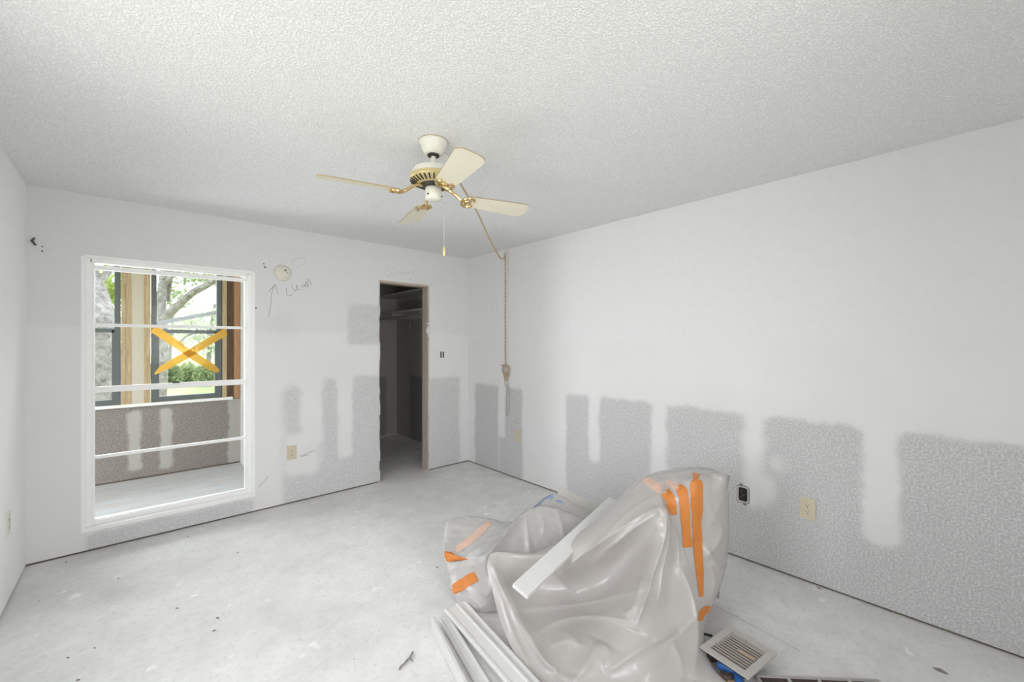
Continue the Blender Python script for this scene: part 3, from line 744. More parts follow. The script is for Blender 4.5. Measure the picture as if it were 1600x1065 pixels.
b = B(); ring_prism(b, rrect(.0385, .0585, .019), rrect(.036, .056, .018), -.0012, .001); obj('cut_edge', b, M_SLOT, eb)
b = B(); prism(b, rrect(.0275, .0445, .012), Vector((-.001, 0, 0)), Vector((0, 1, 0)), Vector((0, 0, 1)), Vector((1, 0, 0)), .0015); obj('box_interior', b, M_SLOT, eb)
b = B(); tube(b, spline([(-.001, -.01, -.035), (-.006, .012, -.02), (-.006, -.008, .0), (-.006, .010, .015), (-.001, -.002, .035)], 5), .004, 6); obj('wires', b, M_DKBROWN, eb)
for s in (1, -1):
    b = B(); box(b, -.006, .001, s*.012-.009, s*.012+.009, s*.060-.008, s*.060+.008); obj('ear', b, M_CHIP, eb)

sl = empty('switch_cutout', (2.594, YB, 1.291)); tag(sl, 'pair of dark narrow slots in the wall beside the closet', 'switch')
for dx in (-.016, .016):
    b = B(); box(b, dx-.009, dx+.009, -.002, .002, -.036, .036); box(b, dx-.005, dx+.008, -.004, .0, -.012, .022); obj('slot', b, M_MARK, sl)

sd = empty('smoke_detector', (.95, YB, 2.04)); tag(sd, 'round ivory smoke detector above the pencilled arrow', 'smoke detector')
RX = Matrix.Rotation(math.pi/2, 4, 'X')
b = B(); lathe(b, [(.070, -.002), (.071, .006), (.068, .014), (.058, .024), (.052, .026), (.050, .0245), (.046, .028), (.02, .031), (.0, .0315)], 48, RX, cap=False); obj('housing', b, M_PLATE_W, sd, True)
b = B(); lathe(b, [(.009, .027), (.009, .0312), (.0, .0312)], 16, Matrix.Translation((.016, 0, .022)) @ RX, cap=False); obj('vent_button', b, M_CHIP, sd)
b = B(); lathe(b, [(.005, .027), (.005, .0305), (.0, .0305)], 12, Matrix.Translation((.033, 0, .004)) @ RX, cap=False); obj('indicator', b, M_CHIP, sd)

# pencil writing and scuffs on the back wall
def stroke(bm, pts, r=.0028, sp=True, o=Vector((0, 0, 0))):
    P = [on_y(x, y, YB-.0006) - o for x, y in pts]
    if sp: P = spline(P, 6)
    prev = None
    for i, p in enumerate(P):
        t = (P[min(i+1, len(P)-1)] - P[max(i-1, 0)]); t = t.normalized() if t.length > 0 else Vector((1, 0, 0))
        nn = Vector((-t.z, 0, t.x))*r*(.8+.4*random.random())
        v = [bm.verts.new(p+nn), bm.verts.new(p-nn)]
        if prev: bm.faces.new((prev[0], prev[1], v[1], v[0]))
        prev = v
def c5(x, y): return 400+x*120/1065, 390+y*120/1065
wr = B()
for s in ([(175, 940), (198, 800), (210, 700), (222, 590), (245, 510), (270, 480)], [(172, 582), (215, 535), (270, 480)], [(270, 480), (285, 540), (312, 618)],
          [(425, 535), (420, 580), (440, 630), (480, 636), (510, 612)], [(488, 485), (515, 540), (552, 585)],
          [(552, 570), (575, 520), (572, 490), (560, 515), (580, 545), (625, 555)], [(660, 480), (628, 500), (640, 520), (668, 505), (665, 480), (690, 520)],
          [(690, 525), (685, 455), (700, 450), (722, 520), (720, 400), (765, 485)]):
    stroke(wr, [c5(*p) for p in s])
o = obj('pencil_writing', wr, M_PENCIL, wall_back); o['label'] = 'pencilled arrow and handwritten word clean'
wr = B(); stroke(wr, [c5(*p) for p in [(480, 200), (520, 145), (580, 118), (650, 112), (690, 135), (680, 180), (620, 220), (550, 238)]], .0022)
def c4(x, y): return 400+x*.2253, 380+y*.2253
for s in ([(925, 195), (895, 190), (880, 210), (910, 215), (900, 230)], [(955, 200), (938, 205), (945, 222), (965, 212)], [(975, 222), (985, 195), (1000, 205)],
          [(1005, 212), (1022, 200), (1012, 192), (1006, 212), (1030, 215)], [(1035, 195), (1045, 215), (1055, 198), (1065, 215), (1075, 195)], [(1105, 190), (1085, 195), (1105, 208), (1085, 222)]):
    stroke(wr, [c4(*p) for p in s], .0022)
o = obj('pencil_writing', wr, M_PENCIL_F, wall_back); o['label'] = 'faint pencilled oval and word above the closet opening'
wr = B()
stroke(wr, [(404, 761), (412, 752), (420, 744)], .003); stroke(wr, [(468, 712), (480, 708), (491, 703)], .004); stroke(wr, [(470, 713), (484, 710)], .003)
o = obj('scuff_mark', wr, M_PENCIL, wall_back)
wr = B()
for (x, y, r) in ((412, 412, .006), (414, 417, .008), (66, 385, .005), (66, 392, .005), (400, 481, .007), (608, 432, .004), (641, 436, .004), (674, 443, .005), (585, 623, .004), (585, 667, .004), (584, 700, .004), (584, 738, .004)):
    p = on_y(x, y, YB-.0006)
    vv = [wr.verts.new(p + Vector((r*math.cos(a)*random.uniform(.7, 1.2), 0, r*math.sin(a)*random.uniform(.8, 1.3)))) for a in [k*math.pi/4 for k in range(8)]]; wr.faces.new(vv)
obj('nail_hole', wr, M_MARK, wall_back)
hp = on_y(50, 376, YB)
hook = empty('wall_hook', hp); tag(hook, 'small dark bent hook in the wall near the upper left corner', 'hook')
b = B(); tube(b, spline([(0, .004, -.004), (0, -.012, 0), (.012, -.02, -.02), (.018, -.018, -.03)], 5), .006, 6); obj('hook_prong', b, M_MARK, hook)
b = B(); tube(b, [(0, .004, 0), (.012, -.014, .018)], .005, 6); obj('hook_stem', b, M_MARK, hook)

# ------------------------------------------------------------------ draped plastic
def cr_grid(net, per_u, per_v):
    G = np.array(net, float)                       # rows, cols, 3
    def up(Arr, per):
        n = Arr.shape[0]; out = []
        for i in range(n-1):
            p0 = Arr[max(i-1, 0)]; p1 = Arr[i]; p2 = Arr[i+1]; p3 = Arr[min(i+2, n-1)]
            for k_ in range(per):
                t = k_/per
                out.append(.5*((2*p1)+(p2-p0)*t+(2*p0-5*p1+4*p2-p3)*t*t+(3*p1-p0-3*p2+p3)*t**3))
        out.append(Arr[-1]); return np.array(out)
    G = up(G, per_v); G = up(G.transpose(1, 0, 2), per_u).transpose(1, 0, 2)
    return G
def normals(G):
    du = np.gradient(G, axis=1); dv = np.gradient(G, axis=0)
    n = np.cross(du, dv); n /= (np.linalg.norm(n, axis=2, keepdims=True)+1e-9)
    view = -(G - np.array([0, 0, CAMZ])); s = np.sign((n*view).sum(2, keepdims=True)); s[s == 0] = 1
    return n
def projg(G):
    X, Y, Z = G[..., 0], G[..., 1], G[..., 2]
    d = sy_*X + cy_*Y
    return np.stack([CX + FPX*(cy_*X - sy_*Y)/d, HY - FPX*(Z-CAMZ)/d], -1)
def fold(G, pts, h, wl, wr_):
    """raise a crease running along pts; wl / wr_ are its half widths (px) on either side"""
    P = np.array(spline([(x, y, 0) for x, y in pts], 6))[:, :2]
    S = projg(G); best = np.full(S.shape[:2], 1e9); sgn = np.ones(S.shape[:2]); tt = np.zeros(S.shape[:2])
    n = len(P)-1
    for i in range(n):
        a, b2 = P[i], P[i+1]; ab = b2-a; L = (ab**2).sum()+1e-9
        t = np.clip(((S-a)*ab).sum(-1)/L, 0, 1); q = a + t[..., None]*ab; d = np.hypot(*(np.moveaxis(S-q, -1, 0)))
        cr = ab[0]*(S[..., 1]-a[1]) - ab[1]*(S[..., 0]-a[0]); m_ = d < best
        best = np.where(m_, d, best); sgn = np.where(m_, np.sign(cr), sgn); tt = np.where(m_, (i+t)/n, tt)
    wd = np.where(sgn > 0, wl, wr_)
    taper = np.clip(np.minimum(tt, 1-tt)*6, 0, 1)**.6
    prof = np.exp(-(best/wd))*taper
    view = np.array([0, 0, CAMZ]) - G; view /= np.linalg.norm(view, axis=2, keepdims=True)
    return G + view*(h*prof)[..., None]
def vnoise(G, scale, seed):
    r = np.random.default_rng(seed); out = np.zeros(G.shape[:2])
    for _ in range(10):
        k_ = r.normal(size=3)*scale; out += np.sin(G@k_ + r.uniform(0, 6.28))
    return out/10
def sheet(name, G, mat, parent):
    R_, C_ = G.shape[:2]
    vv = G.reshape(-1, 3) - np.array(parent.location)
    f = [(r*C_+c, r*C_+c+1, (r+1)*C_+c+1, (r+1)*C_+c) for r in range(R_-1) for c in range(C_-1)]
    me = bpy.data.meshes.new(name); me.from_pydata(vv.tolist(), [], f); me.update()
    for p in me.polygons: p.use_smooth = True
    o = link(name, me, mat, parent)
    return o
def netpts(rows):
    return [[np.array(at(*p)) for p in r] for r in rows]
back = np.array(FWD)
# main sheet : rows from the top ridge to the floor, columns left to right
rows = [
 [(995, 751, 2.36), (1012, 741, 2.37), (1035, 735, 2.37), (1060, 732, 2.35), (1090, 729, 2.32), (1115, 733, 2.27), (1138, 748, 2.17)],
 [(958, 786, 2.33), (992, 768, 2.24), (1020, 772, 2.16), (1040, 770, 2.11), (1064, 761, 2.09), (1097, 752, 2.08), (1140, 757, 2.13)],
 [(903, 832, 2.28), (965, 808, 2.15), (1010, 818, 2.09), (1040, 820, 2.04), (1068, 820, 2.04), (1092, 820, 2.05), (1140, 820, 2.13)],
 [(835, 862, 2.24), (915, 858, 2.13), (975, 868, 2.17), (1026, 870, 1.99), (1058, 875, 1.98), (1085, 875, 2.00), (1138, 870, 2.11)],
 [(766, 866, 2.14), (850, 908, 2.21), (940, 915, 2.18), (1014, 905, 1.96), (1050, 915, 1.93), (1086, 920, 1.96), (1130, 905, 2.07)],
 [(771, 930, 2.04), (835, 955, 2.10), (920, 955, 2.07), (999, 955, 1.88), (1045, 960, 1.88), (1090, 960, 1.92), (1113, 945, 2.03)],
 [(794, 1000, 1.92), (845, 1005, 1.91), (915, 1000, 1.87), (985, 1005, 1.79), (1040, 1010, 1.81), (1090, 1005, 1.87), (1097, 987, 2.00)],
 [(829, 1060, 1.755), (870, 1066, 1.72), (920, 1070, 1.70), (980, 1075, 1.68), (1040, 1080, 1.67), (1098, 1060, 1.74), (1112, 1036, 1.83)],
 [(848, 1086, 1.672), (888, 1106, 1.613), (932, 1112, 1.597), (985, 1116, 1.585), (1048, 1116, 1.585), (1122, 1100, 1.63), (1150, 1074, 1.708)],
]
net = netpts(rows)
net = [r + [r[-1] + back*.22 + np.array([-.02, .02, -.09])] for r in net]          # right flank wraps round the back
top = net[0]
net = [[np.array([p[0]+back[0]*.10, p[1]+back[1]*.10, .02]) for p in top], [p + back*.06 - np.array([0, 0, .25]) for p in top]] + net
G = cr_grid(net, 26, 24)
for args in [([(1040, 788), (1000, 806), (950, 838), (900, 875), (872, 902)], .085, 14, 45), ([(1042, 790), (1040, 835), (1024, 885), (1012, 930), (990, 985)], .065, 20, 12),
             ([(800, 953), (860, 948), (930, 938), (1008, 918)], .012, 3, 10), ([(826, 998), (858, 975), (910, 962), (985, 968)], .040, 10, 26),
             ([(936, 1000), (916, 1038), (890, 1070)], .045, 9, 18), ([(763, 872), (790, 930), (816, 985), (848, 1030), (872, 1048)], .040, 8, 26),
             ([(1062, 880), (1084, 935), (1091, 1000), (1080, 1060)], .030, 9, 24), ([(1030, 800), (985, 830), (930, 880)], .022, 7, 16),
             ([(945, 1052), (1000, 1015), (1060, 985)], .022, 7, 14), ([(1002, 900), (992, 940), (975, 960)], .024, 7, 10),
             ([(1105, 870), (1122, 850), (1132, 825)], .018, 5, 8), ([(1100, 850), (1118, 880), (1128, 890)], .018, 5, 8),
             ([(1005, 750), (1030, 765), (1045, 768)], .020, 4, 7), ([(1050, 740), (1075, 752), (1110, 745)], .020, 4, 6), ([(1112, 736), (1122, 742), (1137, 748)], .022, 4, 5),
             ([(1020, 742), (1040, 756), (1062, 756)], .018, 3, 5), ([(1085, 735), (1090, 750), (1080, 790)], .006, 4, 5),
             ([(880, 985), (905, 1010), (900, 1050)], .018, 8, 12), ([(1050, 1000), (1065, 1040), (1060, 1075)], .016, 8, 14)]:
    G = fold(G, *args)
for args in [([(1036, 770), (990, 793), (945, 836), (920, 864)], .012, 3, 8), ([(1046, 786), (1015, 806), (975, 836), (925, 876)], .012, 3, 9), ([(1042, 780), (1003, 812), (960, 850)], .010, 3, 7),
             ([(1044, 795), (1046, 840), (1036, 890), (1030, 940)], .010, 3, 9), ([(1050, 800), (1060, 850), (1062, 900)], .008, 3, 8), ([(1012, 744), (1024, 762), (1042, 772)], .010, 3, 5),
             ([(1088, 965), (1045, 1010), (1005, 1062)], .012, 4, 12), ([(1066, 965), (1040, 990), (1020, 1000)], .008, 3, 8), ([(770, 880), (782, 930), (800, 985), (826, 1040)], .018, 4, 10),
             ([(780, 890), (805, 950), (830, 1000), (862, 1050)], .014, 4, 9), ([(860, 1010), (885, 1000), (915, 1010)], .010, 4, 8), ([(935, 1000), (950, 1015), (945, 1045)], .012, 4, 8),
             ([(1100, 770), (1112, 800), (1134, 830)], .007, 3, 6), ([(1134, 770), (1120, 800), (1104, 830)], .006, 3, 6), ([(1108, 880), (1118, 905), (1112, 935)], .010, 4, 6)]:
    G = fold(G, *args)
N = normals(G)
G = G + N*(.006*vnoise(G, 9, 1) + .0025*(1-3*np.abs(vnoise(G, 13, 2))) + .0012*vnoise(G, 45, 3))[..., None]
S1 = projg(G); top_w = np.clip((778-S1[..., 1])/22, 0, 1)*(S1[..., 1] > 700)
G = G + N*(top_w*(.006*(1-3*np.abs(vnoise(G, 30, 21))) + .005*vnoise(G, 22, 22)))[..., None]
G[..., 2] = np.maximum(G[..., 2], .004)
drape = empty('plastic_sheet', on_floor(980, 1020)); tag(drape, 'milky plastic drop sheet draped over a tall bulky item', 'plastic sheet')
sh1 = sheet('sheet_film', G, M_PLASTIC, drape)
def tree_of(o):
    me = o.data; return BVHTree.FromPolygons([v.co + o.parent.location for v in me.vertices], [tuple(p.vertices) for p in me.polygons])
T1 = tree_of(sh1)
def tape_on(tr, parent, pts, wid, mat, seed, label=None, lift=.004, nseg=5):
    r = random.Random(seed); P = spline([(x, y, 0) for x, y in pts], nseg); n = len(P); bm = B(); prev = None
    for i, p in enumerate(P):
        t = (P[min(i+1, n-1)] - P[max(i-1, 0)]).normalized(); nn = Vector((-t.y, t.x, 0)); f_ = i/(n-1)*(len(wid)-1); j = min(int(f_), len(wid)-2); w_ = wid[j]+(wid[j+1]-wid[j])*(f_-j)
        row = []
        for s in (-.5, -.17, .17, .5):
            q = p + nn*(s*w_ + r.uniform(-.6, .6))
            d = ray(q.x, q.y).normalized(); hit = tr.ray_cast(CAM, d)
            if hit[0] is None:
                near = tr.find_nearest(at(q.x, q.y, 2.15)); pt = near[0]
            else: pt = hit[0] - d*lift
            row.append(bm.verts.new(pt - parent.location))
        if prev:
            for a_ in range(3): bm.faces.new((prev[a_], prev[a_+1], row[a_+1], row[a_]))
        prev = row
    o = obj('tape_strip', bm, mat, parent, True, angle=80)
    if label: o['label'] = label
    return o
tape_on(T1, drape, [(1038, 768), (1045, 776), (1050, 790), (1053, 804)], [16, 16, 15, 9], M_ORANGE, 1, 'short orange tape strip')
tape_on(T1, drape, [(1058, 760), (1066, 768), (1070, 790), (1072, 820), (1075, 855)], [12, 17, 15, 14, 14], M_ORANGE, 2, 'medium orange tape strip')
tape_on(T1, drape, [(1088, 739), (1087, 748), (1088, 756), (1089, 785), (1089, 820), (1091, 860), (1094, 900), (1096, 932)], [13, 8, 21, 19, 14, 14, 12, 6], M_ORANGE, 3, 'long orange tape strip')
tape_on(T1, drape, [(1094, 970), (1097, 958), (1104, 952), (1112, 953)], [6, 11, 12, 8], M_ORANGE, 4, 'orange tape scrap low on the sheet')
tape_on(T1, drape, [(1004, 748), (1018, 755), (1034, 766)], [8, 14, 12], M_ORANGE_V, 5, 'orange tape showing faintly through film')
tape_on(T1, drape, [(1040, 752), (1052, 757), (1060, 762)], [8, 11, 11], M_ORANGE_V, 6, 'orange tape showing faintly through film')

# left bundle
rows = [
 [(697, 813, 2.58), (730, 805, 2.64), (765, 809, 2.64), (800, 814, 2.60), (830, 791, 2.62), (868, 771, 2.68), (905, 790, 2.72), (950, 812, 2.76)],
 [(692, 840, 2.47), (722, 838, 2.48), (752, 836, 2.44), (782, 838, 2.36), (815, 804, 2.50), (848, 788, 2.56), (885, 797, 2.60), (940, 817, 2.62)],
 [(691, 866, 2.36), (715, 872, 2.33), (740, 868, 2.28), (765, 861, 2.21), (812, 809, 2.41), (845, 795, 2.49), (883, 804, 2.52), (935, 824, 2.55)],
 [(699, 895, 2.33), (715, 902, 2.28), (742, 903, 2.24), (767, 888, 2.19), (808, 850, 2.33), (845, 848, 2.38), (880, 852, 2.40), (930, 862, 2.42)],
 [(705, 925, 2.29), (724, 940, 2.23), (750, 945, 2.18), (772, 925, 2.15), (815, 905, 2.25), (850, 900, 2.28), (890, 895, 2.30), (930, 900, 2.32)],
 [(722, 944, 2.27), (736, 957, 2.20), (752, 958, 2.18), (776, 955, 2.17), (830, 950, 2.21), (860, 950, 2.21), (890, 950, 2.21), (930, 950, 2.21)],
]
net2 = netpts(rows); top = net2[0]
net2 = [[np.array([p[0]+back[0]*.04, p[1]+back[1]*.04, .01]) for p in top], [p + back*.02 - np.array([0, 0, .12]) for p in top]] + net2
net2 = [[r[0] + back*.18 + np.array([.10, .06, -.13])] + r for i, r in enumerate(net2)]
G2 = cr_grid(net2, 18, 18)
for args in [([(765, 864), (790, 832), (812, 808), (835, 792)], .014, 5, 8), ([(822, 805), (826, 850), (829, 900)], .010, 4, 5), ([(866, 788), (878, 820), (884, 850)], .010, 4, 5),
             ([(708, 880), (735, 872), (762, 866)], .012, 5, 9), ([(700, 892), (725, 884), (755, 880)], .008, 4, 6), ([(762, 866), (756, 900), (758, 935)], .014, 6, 8),
             ([(697, 822), (720, 822), (745, 825)], .005, 2, 3), ([(696, 832), (720, 833), (745, 836)], .005, 2, 3), ([(695, 843), (715, 845), (735, 847)], .005, 2, 3),
             ([(692, 854), (710, 857), (724, 858)], .005, 2, 3), ([(745, 850), (765, 838), (790, 828)], .006, 3, 4), ([(735, 862), (758, 850), (780, 840)], .006, 3, 4),
             ([(728, 930), (742, 940), (752, 952)], .008, 4, 6), ([(840, 800), (850, 815), (848, 840)], .006, 4, 6), ([(800, 818), (830, 800), (862, 792), (900, 802), (930, 812)], .008, 3, 5)]:
    G2 = fold(G2, *args)
N2 = normals(G2)
G2 = G2 + N2*(.006*vnoise(G2, 10, 4) + .003*(1-3*np.abs(vnoise(G2, 20, 5))) + .003*(1-3*np.abs(vnoise(G2, 42, 9))) + .001*vnoise(G2, 60, 6))[..., None]
G2[..., 2] = np.maximum(G2[..., 2], .003)
bun = empty('plastic_bundle', on_floor(745, 950)); tag(bun, 'low plastic wrapped bundle with orange tape behind the white board', 'plastic bundle')
sh2 = sheet('sheet_film', G2, M_PLASTIC2, bun)
T2 = tree_of(sh2)
tape_on(T2, bun, [(684, 861), (692, 868), (703, 868), (708, 864)], [7, 16, 14, 6], M_ORANGE, 7, 'orange tape wrapped on the bundle corner')
tape_on(T2, bun, [(704, 924), (720, 914), (732, 906), (744, 900)], [14, 17, 17, 16], M_ORANGE, 8, 'wide orange tape patch')
tape_on(T2, bun, [(765, 815), (750, 830), (732, 845), (712, 860)], [8, 10, 11, 8], M_ORANGE_V, 9, 'orange tape showing faintly through film')
tape_on(T2, bun, [(852, 777), (858, 774), (863, 779)], [5, 7, 5], M_TAPEBLUE, 10, 'scrap of blue tape')
tape_on(T2, bun, [(869, 782), (874, 783), (879, 784)], [3, 4, 3], M_TAPEBLUE, 11, 'scrap of blue tape')

def board(name, p0, p1, up, w_, th, mat, bev=.0015):
    """plank whose top face runs from p0 to p1 (centre line)"""
    ex = (p1-p0); L = ex.length; ex.normalize(); ey = up.cross(ex).normalized(); ez = ex.cross(ey)
    M = Matrix((ex, ey, ez)).transposed().to_4x4()
    b = B(); box(b, 0, L, -w_/2, w_/2, -th, 0, None); o = obj(name, b, mat, None, bevel=bev)
    o.matrix_world = Matrix.Translation(p0) @ M; return o
# grey panel leaning behind the bundle
o = board('grey_panel', at(872, 769, 2.93), at(990, 828, 2.86), Vector((-.4, -.5, .8)), .10, .012, M_CARD); tag(o, 'flat grey board strip lying behind the plastic bundle', 'board')
# long white plank lying over the bundle
p0 = at(813, 921, 1.83); p1 = at(962, 781, 2.62)
o = board('white_plank', p0, p1, Vector((-.12, -.35, 1)), .085, .019, M_TRIM); tag(o, 'white painted plank leaning across the draped plastic', 'plank')

# trim mouldings
def moulding(profile, p0, p1, roll, label):
    ex = (p1-p0); L = ex.length; ex.normalize(); ey = Vector((0, 0, 1)).cross(ex).normalized(); ez = ex.cross(ey)
    R = Matrix.Rotation(math.radians(roll), 3, ex); ey = R @ ey; ez = R @ ez
    bm = B(); prism(bm, profile, Vector((0, 0, 0)), Vector((0, 1, 0)), Vector((0, 0, 1)), Vector((1, 0, 0)), L)
    o = obj('trim_moulding', bm, M_TRIM, None, bevel=.0008)
    o.matrix_world = Matrix.Translation(p0) @ Matrix((ex, ey, ez)).transposed().to_4x4()
    return tag(o, label, 'moulding', 'white trim mouldings on the floor')
casing = [(0, 0), (.058, 0), (.058, .012), (.052, .016), (.046, .015), (.040, .011), (.018, .009), (.012, .012), (.006, .012), (0, .008)]
flat = [(0, 0), (.083, 0), (.083, .014), (.079, .018), (.070, .018), (.067, .013), (.020, .012), (.016, .016), (.004, .016), (0, .012)]
def fl(px, py, z): return on_floor(px, py, z)
def mould_run(a, b_, z, ext=.55):
    p0 = fl(*a, z); q = fl(*b_, z); d = (q-p0).normalized(); return p0, q + d*ext
p0, p1 = mould_run((674, 975), (718, 1065), .03); moulding([(-x, y) for x, y in reversed(flat)] if False else [(0, 0), (.018, 0), (.018, .060), (.012, .064), (0, .064)], Vector((p0.x, p0.y, .002)), Vector((p1.x, p1.y, .002)), 0, 'white flat trim length standing on edge beside the moulding pile')
p0, p1 = mould_run((686, 958), (748, 1065), .045); moulding(casing, p0-Vector((0, 0, .042)), p1-Vector((0, 0, .042)), 0, 'narrow white casing moulding lying low in the pile')
p0, p1 = mould_run((694, 952), (790, 1065), .045); moulding(flat, p0-Vector((0, 0, .012)), p1-Vector((0, 0, .012)), 0, 'wide white moulding with shallow grooves in the pile middle')
p0, p1 = mould_run((712, 938), (824, 1065), .05); moulding(casing, p0-Vector((0, 0, .03)), p1-Vector((0, 0, .03)), 0, 'white casing moulding next to the draped sheet')

# ------------------------------------------------------------------ vent grille and odds by the sheet
q = [fl(1137, 972, .075), fl(1205, 1018, .075), fl(1180, 1062, .075), fl(1096, 1015, .075)]
ctr = (q[0]+q[1]+q[2]+q[3])/4
exv = ((q[1]-q[0])+(q[2]-q[3])).normalized(); eyv = Vector((0, 0, 1)).cross(exv)
lw = ((q[1]-q[0]).length+(q[2]-q[3]).length)/4; lh = ((q[3]-q[0]).length+(q[2]-q[1]).length)/4
vg = empty('vent_grille', ctr); tag(vg, 'grey metal floor vent grille lying on a blue tool', 'vent grille')
vg.rotation_euler = (0, 0, math.atan2(exv.y, exv.x))
fw_ = .030
for nm, r in (('frame_side', (-lw, lw, -lh, -lh+fw_)), ('frame_side', (-lw, lw, lh-fw_, lh)), ('frame_side', (-lw, -lw+fw_, -lh+fw_, lh-fw_)), ('frame_side', (lw-fw_, lw, -lh+fw_, lh-fw_))):
    b = B(); box(b, r[0], r[1], r[2], r[3], -.006, .0); obj(nm, b, M_GREYMET, vg, bevel=.0015)
b = B(); box(b, -lw+fw_*.8, lw-fw_*.8, -lh+fw_*.8, lh-fw_*.8, -.030, -.026); obj('damper_back', b, M_DKBROWN, vg)
M_SLAT = simple('vent_slat_grey', (.34, .31, .28), .5)
ns = 11; me_s = None
for i in range(ns):
    y = -lh+fw_ + (2*lh-2*fw_)*(i+.5)/ns
    if me_s is None:
        b = B(); box(b, -lw+fw_-.002, lw-fw_+.002, -.0040, .0040, -.0010, .0010, Matrix.Rotation(math.radians(15), 4, 'X')); me_s = bpy.data.meshes.new('slat'); b.to_mesh(me_s); b.free(); me_s.materials.append(M_SLAT)
    o = bpy.data.objects.new('slat', me_s); C.objects.link(o); o.parent = vg; o.location = (0, y, -.006)
b = B(); box(b, .0, .07, -.004, .002, -.001, .003); obj('lever', b, M_TAN, vg)
# blue tool under the grille
bt = empty('blue_tool', fl(1140, 1045, .0)); tag(bt, 'blue handled tool under the corner of the vent grille', 'tool')
def rel(px, py, z): return fl(px, py, z) - bt.location
b = B(); tube(b, spline([rel(1122, 1037, .022), rel(1138, 1043, .03), rel(1152, 1052, .03), rel(1156, 1070, .02)], 6), [.014]+[.020]*10+[.018]*7+[.016], 10); obj('handle', b, M_BLUE, bt, True)
b = B(); tube(b, spline([rel(1128, 1052, .015), rel(1136, 1058, .02), rel(1146, 1056, .02)], 5), .014, 8); obj('grip', b, M_DKBROWN, bt, True)
dk = empty('debris_block', fl(1108, 1028, 0)); tag(dk, 'dark scrap block between sheet and vent grille', 'scrap')
b = B(); box(b, -.05, .05, -.03, .03, 0, .03, Matrix.Rotation(-.6, 4, 'Z')); obj('block', b, M_DKBROWN, dk, bevel=.003)
b = B(); box(b, -.02, .03, -.015, .02, .028, .05, Matrix.Rotation(.4, 4, 'Z')); obj('chunk', b, M_CHIP, dk, bevel=.003)
cb = empty('cardboard_scrap', fl(1148, 1068, 0)); tag(cb, 'brown cardboard scrap on the floor below the blue tool', 'scrap')
b = B(); box(b, -.05, .05, -.04, .04, 0, .012, Matrix.Rotation(.9, 4, 'Z')); obj('flap', b, M_CARDBROWN, cb, bevel=.002)
b = B(); box(b, -.03, .04, -.03, .03, .012, .02, Matrix.Rotation(.5, 4, 'Z')); obj('ply', b, M_CARDBROWN, cb, bevel=.002)
p0 = fl(1091, 988, .03); p1 = fl(1113, 993, .03)
b = B(); tube(b, [(0, 0, 0), p1-p0], .006, 8); o = obj('screwdriver_shaft', b, M_DARK, None, True); o.location = p0; tag(o, 'thin dark rod poking out between sheet and grille', 'rod')
# dark return grille along the bottom edge
a0 = fl(1182, 1052.5, .03); a1 = fl(1372, 1060, .03)
ex = (a1-a0); Lg = ex.length; ang = math.atan2(ex.y, ex.x)
rg = empty('return_grille', Vector((a0.x, a0.y, 0)), (0, 0, ang)); tag(rg, 'dark brown slatted return grille flat on the concrete', 'grille')
b = B(); box(b, 0, Lg, -.006, .0, 0, .03); obj('frame_rail', b, M_GREYMET, rg, bevel=.001)
b = B(); box(b, 0, Lg, -.206, -.200, 0, .03); obj('frame_rail', b, M_GREYMET, rg, bevel=.001)
for i in range(5):
    x = Lg*i/4
    b = B(); box(b, x-.004, x+.004, -.2, -.006, .0, .028); obj('rib', b, M_GREYMET, rg)
me_s = None
for i in range(12):
    if me_s is None:
        b = B(); box(b, 0, Lg, -.007, .007, -.001, .001, Matrix.Rotation(math.radians(35), 4, 'X')); me_s = bpy.data.meshes.new('slat'); b.to_mesh(me_s); b.free(); me_s.materials.append(M_DKBROWN)
    o = bpy.data.objects.new('slat', me_s); C.objects.link(o); o.parent = rg; o.location = (0, -.012-.0158*i, .016)
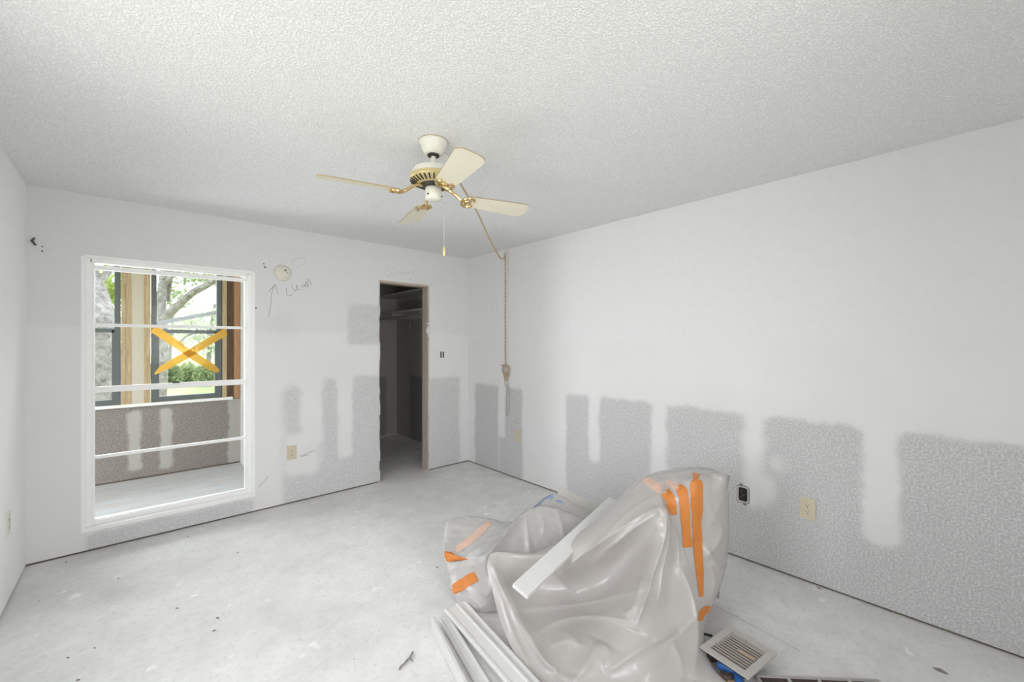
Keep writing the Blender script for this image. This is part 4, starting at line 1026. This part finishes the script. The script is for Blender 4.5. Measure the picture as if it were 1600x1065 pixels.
b = B(); box(b, 0, Lg, -.2, -.004, .001, .004); obj('backing', b, M_DKBROWN, rg)

# ------------------------------------------------------------------ floor litter
tw = empty('twig', on_floor(634, 1033, .004)); tag(tw, 'curled dark shaving on the concrete near the moulding pile', 'shaving')
b = B(); tube(b, spline([on_floor(x, y, z)-tw.location for x, y, z in ((645, 1018, .006), (641, 1026, .012), (636, 1031, .006), (632, 1036, .012), (627, 1040, .006), (624, 1045, .006))], 5), .0035, 6); obj('curl', b, M_CHIP, tw)
b = B(); tube(b, [on_floor(640, 1027, .006)-tw.location, on_floor(645, 1033, .004)-tw.location], .002, 5); obj('shoot', b, M_CHIP, tw)
chips = [(185, 903), (277, 950), (148, 1012), (122, 1062), (372, 863), (335, 985), (106, 1027), (60, 939), (1281, 919), (754, 728), (1470, 1048), (683, 886), (340, 965), (294, 838), (103, 878)]
rc = random.Random(9)
for i, (x, y) in enumerate(chips):
    p = on_floor(x, y, 0); bm = B(); s = rc.uniform(.004, .008)*(2.4 if i == 10 else 1)
    n = 6; ring0 = [bm.verts.new((s*rc.uniform(.7, 1.4)*1.6*math.cos(2*math.pi*k/n), s*rc.uniform(.5, .9)*math.sin(2*math.pi*k/n), 0)) for k in range(n)]
    tp = bm.verts.new((0, 0, s*.7)); bm.faces.new(ring0[::-1])
    for k in range(n): bm.faces.new((ring0[k], ring0[(k+1) % n], tp))
    o = obj('plaster_chip', bm, M_CHIP); o.location = p; o.rotation_euler = (0, 0, rc.uniform(-.9, .2)-YAW)
    tag(o, 'tiny dark plaster chip on the concrete floor', 'chip', 'plaster chips scattered on the floor')
# score line in the slab
bm = B(); prev = None
for x, y in ((1112, 943), (1140, 958), (1172, 975), (1215, 998), (1252, 1018)):
    p = on_floor(x, y, .0006)+Vector((rc.uniform(-.003, .003), 0, 0)); v = [bm.verts.new(p+Vector((.0012, .0012, 0))), bm.verts.new(p-Vector((.0012, .0012, 0)))]
    if prev: bm.faces.new((prev[0], prev[1], v[1], v[0]))
    prev = v
obj('crack', bm, M_CHIP, floor)
